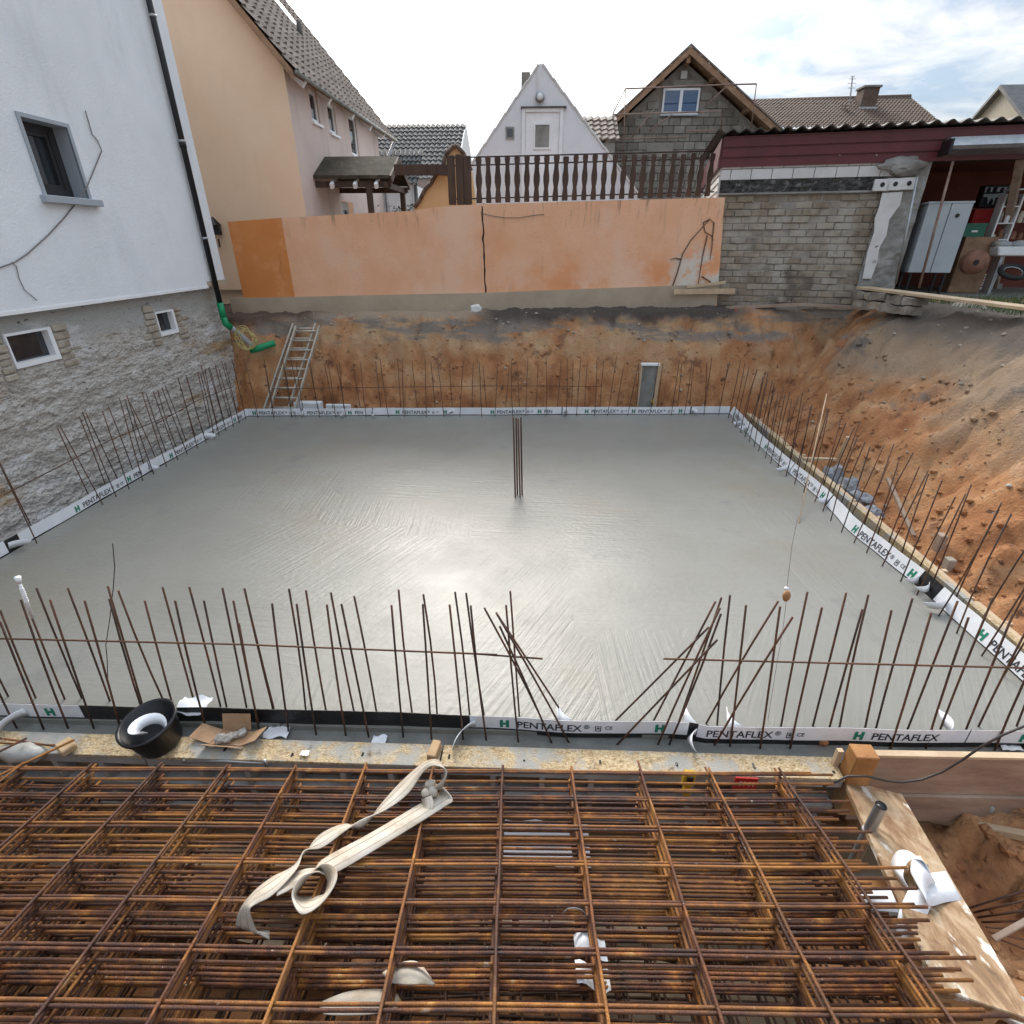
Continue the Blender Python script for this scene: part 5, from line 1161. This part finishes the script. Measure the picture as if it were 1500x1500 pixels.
tag(MB().tube([at(x,y,Y=2.28) for x, y in ((1205,1152),(1225,1145),(1242,1137),(1270,1137),(1300,1144),(1322,1146),(1350,1142),(1380,1131),(1410,1113),(1440,1092),(1470,1076),(1510,1060))], .0075, 6).build('black_cable', m_blackcable, None, True), 'dark cable looping before the broad formwork board', 'cable')

# bucket
bc = at(233,1098,Z=.0); bk = thing('bucket', 'black plastic mortar bucket with white film inside', 'bucket', (bc.x,bc.y+.05,.012))
c0_ = Vector((0,0,0)); prof_ = [(0,.0),(.128,0),(.135,.006),(.165,.20),(.180,.202),(.183,.225),(.176,.228),(.160,.222),(.128,.02),(0,.018)]
rot = Matrix.Rotation(rad(9), 4, 'X') @ Matrix.Rotation(rad(-4), 4, 'Y')
def bput(mb, name, m, par=bk):
    me = mb.mesh(name, True); me.materials.append(m); o = bpy.data.objects.new(name, me); col.objects.link(o); o.parent = bk; o.matrix_basis = rot @ Matrix.Translation((0,0,.02)); return o
bput(MB().lathe(prof_, c0_, 32), 'shell', m_black)
cs = []; ws = []
for i in range(20):
    t = i/19*5.2; r0 = .05+.06*i/19; cs.append(Vector((math.cos(t)*r0+.02, math.sin(t)*r0, .10+.16*(i/19)))); ws.append(Vector((0,0,.035))+Vector((math.cos(t),math.sin(t),0))*.02)
bput(MB().ribbon(cs, ws, .003), 'film_coil', m_tape)
# film scraps
def scrap(name, label, pts, ws, th=.003):
    return tag(MB().ribbon(pts, ws, th).build(name, m_tape, None, True), label, 'film')
def cr_scrap(c, r_, seed, label):
    c = Vector(c)
    mb = MB().grid(9, 7, lambda u, v: c + Vector(((u-.5)*2*r_*(1+.3*noise.noise(Vector((v*2,seed,0)))), (v-.5)*1.5*r_*(1+.4*noise.noise(Vector((u*2,seed,5)))), .012+.35*r_*abs(noise.noise(Vector((u*2.3,v*2.3,seed)))))))
    return tag(mb.build('film_scrap', m_tape, None, True), label, 'film')
sc1 = cr_scrap(at(408,1072,Z=-.03), .085, 3, 'crumpled printed film scrap beside the cardboard box')
mb = MB()
for T, dx, dy in ((glyphs('T',.06,.001),.01,.01),(glyphs('®',.05,.0005),-.035,.0)):
    p = at(408,1072,Z=-.03)
    mb.add([Vector((p.x+dx+x, p.y+dy-.02+y*.7, .035)) for x, y in T[0]], T[1])
mb.build('lettering', m_ink, sc1)
cr_scrap(at(283,1047,Z=.02)+Vector((0,.02,.05)), .11, 7, 'bunched white film leaning behind the black bucket')
cr_scrap(at(556,1086,Z=-.03), .05, 11, 'torn white film patch on the wet concrete')
cr_scrap(at(447,1105,Z=.015), .028, 13, 'tiny white film scrap on the OSB board')
cr_scrap(at(1475,1092,Z=-.03), .07, 17, 'white film scrap at the end of the broad board')
p0, p1 = at(192,1082,Z=.02), at(150,1125,Z=-.25)
scrap('film_tail', 'smooth white film strip hanging down in front of the bucket', [p0+Vector((.05,.04,.0)), p0, p0.lerp(p1,.5)+Vector((0,-.02,.04)), p1], [Vector((.04,-.02,0)), Vector((.045,-.02,.01)), Vector((.05,.0,.02)), Vector((.06,.0,.02))])
# cardboard box with broken mortar
b = at(330,1088,Z=.015); bx = thing('cardboard_box', 'opened cardboard box with lumps of grey mortar', 'box', b)
def cq(a, d, e, nm='flap'): MB().obox(b+Vector(a), Vector(d), Vector(e), (0,0,.004)).build(nm, m_card, bx)
cq((-.10,-.02,.0),(.22,.0,0),(.03,.12,0),'bottom')
cq((-.07,.10,.0),(.20,.01,0),(-.0,.04,.12)); cq((-.10,-.02,.004),(.03,.12,0),(-.15,.02,.035)); cq((.12,-.02,.0),(.03,.12,0),(.12,-.01,.07)); cq((-.12,-.025,.004),(.27,-.01,0),(-.02,-.045,.05))
for k in range(6): tag(MB().rock(b+Vector((random.uniform(-.05,.10),random.uniform(.0,.07),.03)), random.uniform(.025,.045), (1,1,.8), k+60, 1, .4).build('mortar_lump', m_roughcement), 'lump of grey mortar in the opened cardboard box', 'mortar', 'mortar lumps in the box')
# scrap at the left end
a, c = at(92,1088,Z=.05), at(118,1100,Z=.05); tag(MB().beam(a,(a.x+.10,a.y-.06,.05),.09,.05).build('wood_block', m_wood, None, bevel=.008), 'small brown wood block on the formwork left of the bucket', 'block')
tag(MB().rock(at(30,1102,Z=.02), .11, (1.5,.7,.5), 9, 2, .3).build('foil_bundle', m_film, None, True), 'crumpled grey foil bundle at the end of the formwork', 'foil')
for k, (p, q, r_) in enumerate((((-10,1140),(108,1084),.008),((-20,1110),(38,1082),.008),((-10,1080),(80,1093),.007),((-10,1088),(95,1092),.006))):
    tag(MB().tube([at(*p,Z=.36 if k < 2 else .06), at(*q,Z=.10 if k < 2 else .05)], r_, 6).build('thin_bar', m_rust, None, True), 'thin rusty bar lying loose across the formwork end', 'rebar', 'loose thin bars at the formwork end')
a, b_ = at(272,1115,Z=-.02), at(388,1118,Z=-.02); pr = thing('steel_brace', 'galvanised steel brace with hook lying below the cardboard box', 'brace', a)
MB().tube([a,a.lerp(b_,.5)+Vector((0,0,.012)),b_], .012, 8).build('rod', m_steel, pr, True); MB().tube([b_+Vector((.005,0,-.03)),b_+Vector((.02,.0,.0)),b_+Vector((0,0,.03))], .012, 8).build('hook', m_steel, pr, True); MB().tube([a+Vector((-.005,0,.02)),a+Vector((-.015,0,-.01))], .012, 8).build('hook', m_steel, pr, True)

# ------------------------------------------------------------------ stack of reinforcement meshes
mu = Vector((math.cos(.047), math.sin(.047), 0)); mv = Vector((math.sin(.047), -math.cos(.047), .24)).normalized(); mn = mu.cross(mv).normalized()
if mn.z < 0: mn = -mn
MO = Vector((1.47, 2.18, .30))
def onM(px, py, up=0): return at(px, py, plane=(MO+mn*up, mn))
def Mp(a, b_, up=0): return MO + mu*a + mv*b_ + mn*up
RB = .0072
def rod(L_, r_):
    mb = MB().tube([(L_*i/10, .0025*math.sin(i*1.9), .0025*math.cos(i*2.3)) for i in range(11)], r_, 8); return mb.mesh('bar', True)
def basis(x, y, z): 
    m = Matrix.Identity(4)
    for i, v in enumerate((x, y, z)):
        for j in range(3): m[j][i] = v[j]
    return m
XL, YL = 6.3, 2.4
me_x = [rod(XL, RB) for _ in range(3)]; me_y = [rod(YL, RB) for _ in range(3)]
for m in me_x+me_y: m.materials.append(m_rust)
me_xd = rod(XL, .006); me_yd = rod(YL, .006); me_xd.materials.append(m_rustdark); me_yd.materials.append(m_rustdark)
xsp, ysp = .412, .205
depth = 0.
NUP = 12
for i in range(17):
    fine_ = i >= NUP
    rot_ = random.gauss(0,.0015 if not fine_ else .02); dx = random.gauss(0,.005) if not fine_ else random.uniform(-.12,.12); dy = random.gauss(0,.02) if not fine_ else .55+random.uniform(-.08,.1)
    if i == 0: dx = dy = rot_ = 0
    R_ = Matrix.Rotation(rot_, 4, mn)
    u_, v_ = R_ @ mu, R_ @ mv
    org = MO - mn*depth + mu*dx + mv*dy
    mt = thing('reinforcement_mesh', 'topmost rusty reinforcement mesh carrying the white lifting sling' if i == 0 else ('rusty reinforcement mesh, %s from the top of the stack' % ['','second','third','fourth','fifth','sixth','seventh','eighth','ninth','tenth','eleventh','twelfth'][i] if not fine_ else 'dark close meshed reinforcement mat deep in the stack'), 'rebar mesh', org, 'reinforcement meshes of the stack')
    flip = -1 if i % 2 else 1
    def lay(me, o, d, s_):
        ob = bpy.data.objects.new('bar', me); col.objects.link(ob); ob.parent = mt
        ob.matrix_basis = Matrix.Translation(o-org) @ basis(d, s_, mn)
    sx, sy = (xsp, ysp) if not fine_ else (.16, .15)
    rx, ry = (RB, RB) if not fine_ else (.006, .006)
    nxb = 13 if not fine_ else 26
    for k in range(nxb):
        lay(random.choice(me_y) if not fine_ else me_yd, org - u_*(sx*k + (0 if not fine_ else -.12)) + v_*random.gauss(-.03,.012) + mn*rx*flip + u_*random.gauss(0,.004), v_, -u_)
    for k in range(int(YL/sy)):
        e = .26 + random.gauss(0,.03) - (.06 if i % 2 else 0) + (.0 if not fine_ else .05)
        lay(random.choice(me_x) if not fine_ else me_xd, org + u_*e + v_*(.012 + sy*k + random.gauss(0,.004)) - mn*rx*flip, -u_, v_)
    depth += (2*RB+.003) if i % 2 == 0 else (4*RB+.012) if not fine_ else .035
    if i == NUP-1: depth += .05
ZBOT = depth
# bearers below the stack, plywood and puddle on the pit floor
for k, b0_ in enumerate((.25,1.15,1.9)):
    a = Mp(-4.6,b0_,-ZBOT-.05); b_ = Mp(.62+.1*k,b0_+.03,-ZBOT-.05)
    tag(MB().beam(a,b_,.12,.09).build('bearer', m_orangewood, None, bevel=.006), 'squared orange timber bearer under the stack of meshes', 'timber', 'bearers under the meshes')
    for f_ in (.15,.5,.85):
        p = a.lerp(b_,f_); z = ground_z(p.x,p.y)-.08; tag(MB().box(p.x-.1,p.x+.1,p.y-.07,p.y+.07,z,p.z-.055).build('support_block', m_board), 'squared block propping a timber bearer under the meshes', 'block', 'blocks under the bearers')
for k, (x, y, w_, d_, r_) in enumerate(((.55,1.78,1.5,.62,.08),(-1.7,1.7,1.3,.55,-.1),(.9,1.15,1.1,.5,-.15))):
    z = -.50+.27*max(0,1.9-y)+.03*k; mb = MB(); c, s_ = math.cos(r_), math.sin(r_)
    P4 = [Vector((x+c*a-s_*b_, y+s_*a+c*b_, z+.06+ (-.27*(s_*a+c*b_) if y < 1.9 else 0))) for a, b_ in ((-w_/2,-d_/2),(w_/2,-d_/2),(w_/2,d_/2),(-w_/2,d_/2))]
    tag(mb.prism(P4, (0,0,.021)).build('plywood_sheet', m_plywood), ['brown plywood sheet below the meshes near the yellow clamp','brown plywood sheet below the meshes under the sling','brown plywood sheet below the meshes by the muddy plank'][k], 'plywood')
p = at(800,1240,Z=-.38); tag(MB().grid(8,5,lambda u,v: p+Vector(((u-.5)*.55,(v-.5)*.28,.04+.03*noise.noise(Vector((u*4,v*4,1)))))).build('white_foil', m_tape, None, True), 'pale foil sheet seen through the meshes on the pit floor', 'foil')
pd = MB().add([(-4.5,1.75,-.53),(2.4,1.75,-.53),(2.4,2.42,-.53),(-4.5,2.42,-.53)], [(0,1,2,3)])
m_pud = mat('muddy_water', (.13,.095,.06), 1, .06, .15, 3, spec=.6); struct(pd.build('puddle', m_pud))
# clamp, label plate
yc = at(1010,1140,Y=2.27); cl_ = thing('yellow_clamp', 'small yellow clamp hooked on the formwork behind the meshes', 'clamp', yc)
MB().box(yc.x-.04,yc.x+.035,2.255,2.30,yc.z-.06,yc.z+.05).build('body', m_yellowtool, cl_, bevel=.008); MB().box(yc.x-.022,yc.x+.015,2.245,2.256,yc.z-.02,yc.z+.035).build('window', m_black, cl_); MB().box(yc.x-.02,yc.x+.02,2.26,2.3,yc.z-.16,yc.z-.07).build('jaw', m_yellowtool, cl_)
rp_ = at(1092,1147,Y=2.29); pl_ = thing('label_plate', 'small red label plate with white marks on the formwork side', 'label', rp_)
MB().box(rp_.x-.07,rp_.x+.07,2.285,2.295,rp_.z-.06,rp_.z+.05).build('plate', m_red, pl_)
mb = MB()
for k, T in enumerate((glyphs('S',.06,.001),glyphs('I',.06,.001),glyphs('M',.06,.001))): mb.add([(rp_.x-.045+k*.032+x*.8, 2.283, rp_.z-.02+y) for x, y in T[0]], T[1])
mb.build('lettering', m_white, pl_)
for k, (px, py, T_) in enumerate(((865,1385,0),(868,1430,1))):
    p = onM(px,py,-.16); tag(MB().grid(7,5,lambda u,v: p+mu*((u-.5)*.14)+mv*((v-.5)*.09)+mn*.03*math.sin(u*5+k)).build('film_scrap', m_tape, None, True), ['white film scrap caught between the meshes','second white film scrap lower between the meshes'][k], 'film')

# ------------------------------------------------------------------ lifting sling
sling = thing('lifting_sling', 'dirty white webbing sling with knot and loops lying on the meshes', 'sling', onM(560,1230,.03))
def cat(P, n_):
    P = [Vector(p) for p in P]; P = [2*P[0]-P[1]] + P + [2*P[-1]-P[-2]]; o = []
    for i in range(1, len(P)-2):
        for j in range(n_):
            t = j/n_; a, b_, c, d = P[i-1:i+3]
            o.append(.5*((2*b_)+(c-a)*t+(2*a-5*b_+4*c-d)*t*t+(3*b_-a-3*c+d)*t**3))
    return o + [P[-2]]
def sl(pts, name):      # px, py, height above meshes, width direction: (along mu, along mv, up), half width
    C_ = cat([onM(x,y,h_) for x, y, h_, *_ in pts], 6); W_ = cat([(mu*w_[0]+mv*w_[1]+mn*w_[2])*w_[3]*1.22 for *_, w_ in pts], 6)
    st_ = MB().ribbon(C_, W_, .005).build(name, m_sling, sling, True)
    for q in (-.45,.4): MB().ribbon([c+w_*q for c, w_ in zip(C_, W_)], [w_*.022 for w_ in W_], .0078).build('stitching', m_stitch, st_, True)
dg_ = (.55,.75,.1,.052)
sl([(640,1150,.05,(.6,.6,.5,.045)),(655,1163,.03,dg_),(645,1172,.025,dg_),(600,1200,.02,dg_),(545,1233,.02,dg_),(482,1268,.02,dg_),(462,1276,.05,(.4,.6,.6,.045)),(440,1294,.06,(.2,.3,.9,.045)),(432,1312,.04,(.1,.6,.7,.05)),(448,1326,.03,(.1,.9,.4,.055)),(470,1318,.035,(.3,.8,.5,.045)),(484,1300,.06,(.6,.2,.8,.04)),(485,1280,.075,(.5,.1,.9,.035)),(470,1270,.06,(.3,.4,.8,.035)),(450,1280,.03,(.3,.8,.3,.04)),(425,1292,.02,(.3,.9,.2,.045)),(405,1302,.02,(.4,.8,.2,.045))], 'lower_strap')
sl([(632,1156,.06,(.5,.5,.6,.03)),(645,1150,.09,(.3,.2,.9,.035)),(653,1138,.14,(.2,.3,.9,.04)),(648,1122,.18,(.1,.8,.5,.04)),(634,1117,.18,(.0,.9,.3,.04)),(618,1126,.13,(.2,.9,.2,.045)),(592,1154,.06,(.5,.8,.2,.055)),(562,1182,.03,(.5,.7,.4,.045)),(530,1207,.035,(.1,.2,.9,.03)),(505,1212,.03,(.3,.8,.4,.045)),(470,1232,.02,(.4,.8,.2,.05)),(445,1250,.03,(.3,.4,.8,.035)),(430,1272,.03,(.6,.5,.5,.035)),(400,1297,.025,(.4,.8,.2,.055)),(374,1314,.02,(.4,.8,.3,.05)),(360,1330,.01,(.7,.5,.4,.035)),(358,1348,-.06,(.9,.1,.2,.035)),(364,1362,-.12,(.9,.2,.0,.04)),(395,1368,-.13,(.3,.7,.0,.03))], 'upper_strap')
for k, (x, y, s_) in enumerate(((629,1152,.040),(634,1160,.034),(624,1162,.03))): MB().rock(onM(x,y,.05), s_, (.9,.8,1.1), k+80, 2, .35).build('knot', m_sling, sling, True)
sl([(625,1168,.05,(.8,.2,.5,.03)),(628,1182,.03,(.9,.1,.3,.025)),(622,1196,.0,(.9,.2,.2,.02))], 'knot_tail')
sg2 = thing('webbing_piece', 'folded beige webbing piece sunk between the lower meshes', 'webbing', onM(580,1460,-.16))
for pts in ([(565,1432,-.10),(590,1426,-.07),(615,1425,-.08),(632,1434,-.11)],[(470,1478,-.16),(510,1470,-.15),(555,1466,-.15),(585,1462,-.16)]):
    C_ = cat([onM(*p) for p in pts], 5); MB().ribbon(C_, [mu*.02+mv*.05*math.sin(.5+2.2*i/len(C_))+mn*.01 for i in range(len(C_))], .005).build('strap', m_sling, sg2, True)
tag(MB().tube([onM(824,1338,.0),onM(832,1331,.03),onM(843,1330,.035),onM(852,1333,.02),onM(858,1340,-.02)], .003, 5).build('binding_wire', m_cable, None, True), 'twisted binding wire around a bar of the topmost mesh', 'wire')

# ------------------------------------------------------------------ plank, prop and debris at the right
pa_, pb2 = at(1278,1152,Z=-.03), at(1448,1478,Z=.36)
pkd = (pb2-pa_).normalized(); pks = pkd.cross(Vector((0,0,1))).normalized()
pk = thing('muddy_plank', 'wide muddy plank sloping down to the corner of the formwork', 'plank', (pa_+pb2)/2)
ph = .165
MB().obox(pa_-pks*ph-Vector((0,0,.04)), pkd*((pb2-pa_).length*.99), pks*ph*2, Vector((0,0,.042))).build('board', m_plank, pk, bevel=.005)
MB().prism([pa_.lerp(pb2,f_)+pks*s_+Vector((0,0,.004)) for f_, s_ in ((.40,-.06),(.46,.02),(.62,.10),(.63,.085),(.55,.02),(.44,-.075))], (0,0,.010)).build('splinter', m_wood, pk)
pk2 = pb2-pkd*.12; z = ground_z(pk2.x,pk2.y); tag(MB().box(pk2.x-.15,pk2.x+.15,pk2.y-.05,pk2.y+.05,min(z,pk2.z)-.1,pk2.z-.06).build('support_block', m_wood), 'timber block propping the upper end of the muddy plank', 'block')
t0 = at(1291,1180,Z=.30); pt = thing('steel_prop', 'short galvanised steel tube standing beside the muddy plank', 'tube', (t0.x,t0.y,-.5))
MB().tube([(t0.x,t0.y,-.6),(t0.x,t0.y,.30)], .030, 16, False).build('tube', m_steel, pt, True); MB().tube([(t0.x,t0.y,-.55),(t0.x,t0.y,.297)], .025, 14).build('bore', m_black, pt, True); MB().tube([(t0.x,t0.y,.06),(t0.x,t0.y,.08)], .036, 16).build('collar', m_steel, pt, True)
def plk(px, py, h_=0): p = at(px, py, plane=(pa_, pks.cross(pkd))); return p + Vector((0,0,h_))
fr_ = thing('film_roll', 'loosely rolled white film lying on the muddy plank', 'film', plk(1345,1300))
C_ = cat([plk(1395,1300,.02),plk(1370,1305,.03),plk(1345,1315,.06),plk(1335,1312,.10),plk(1338,1295,.11),plk(1352,1285,.07)], 6)
MB().ribbon(C_, [(-pkd*.9+pks*.2)*.075 + Vector((0,0,.02)) for _ in C_], .003).build('sheet', m_tape, fr_, True)
C_ = cat([plk(1322,1300,.02),plk(1308,1285,.06),plk(1314,1270,.10),plk(1335,1270,.09),plk(1352,1282,.03)], 6)
MB().ribbon(C_, [(pkd*.9)*.06+Vector((0,0,.03)) for _ in C_], .003).build('sheet', m_tape, fr_, True)
C_ = cat([plk(1345,1315,.06),plk(1338,1340,-.02),plk(1345,1365,-.12)], 5); MB().ribbon(C_, [pks*.055 for _ in C_], .003).build('tail', m_tape, fr_, True)
C_ = cat([plk(1262,1312,-.02),plk(1290,1318,.0),plk(1312,1320,.0)], 5); tag(MB().ribbon(C_, [Vector((0,.045,.01)) for _ in C_], .003).build('film_strip', m_tape, None, True), 'flat white film strip lying between mesh ends and plank', 'film')
def gpt(px, py, up=.03):
    z = -.4
    for _ in range(6): p = at(px, py, Z=z); z = ground_z(p.x, p.y)+up
    return at(px, py, Z=z)
for k, (a, b_, w_, h_, m, lb) in enumerate((((1362,1197),(1510,1226),.055,.05,m_lightwood,'long pale batten lying on the red soil right of the plank'),((1440,1180),(1520,1110),.10,.10,m_greypipe,'muddy round post leaning at the broad formwork board'),((1480,1165),(1515,1215),.03,.03,m_board,'thin dark stick crossing the muddy round post'),((1455,1376),(1520,1340),.03,.02,m_board,'grey wooden strip among the bars right of the plank'))):
    p, q = gpt(*a,.05+.02*k), gpt(*b_,.08)
    if k == 1: q.z += .22; tag(MB().tube([p,q], .055, 12).build('round_post', m, None, True), lb, 'post'); continue
    tag(MB().beam(p,q,w_,h_).build(['batten','','stick','wooden_strip'][k], m, None, bevel=.004), lb, ['batten','','stick','strip'][k])
for k in range(7):
    p, q = gpt(1420+6*k,1330+7*k,.02+.012*k), gpt(1515,1300+16*k,.03+.012*k); tag(MB().tube([p,q], .006, 6).build('loose_bar', m_rebar, None, True), 'loose bar in the small heap right of the muddy plank', 'rebar', 'loose bars right of the plank')
p, q = gpt(1352,1402,.04), gpt(1510,1492,.06); tag(MB().beam(p,q,.16,.04).build('grey_board', m_film, None, bevel=.005), 'grey foil wrapped board below the mesh ends', 'board')
for k, (a, b_) in enumerate((((1345,1385),(1440,1400)),((1375,1460),(1480,1475)))):
    p, q = gpt(*a,.05), gpt(*b_,.05); tag(MB().beam(p,q,.10,.08).build('timber_offcut', m_orangewood, None, bevel=.008), ['orange timber offcut below the mesh ends by the plank','thick orange timber offcut under the nearest mesh bars'][k], 'timber')
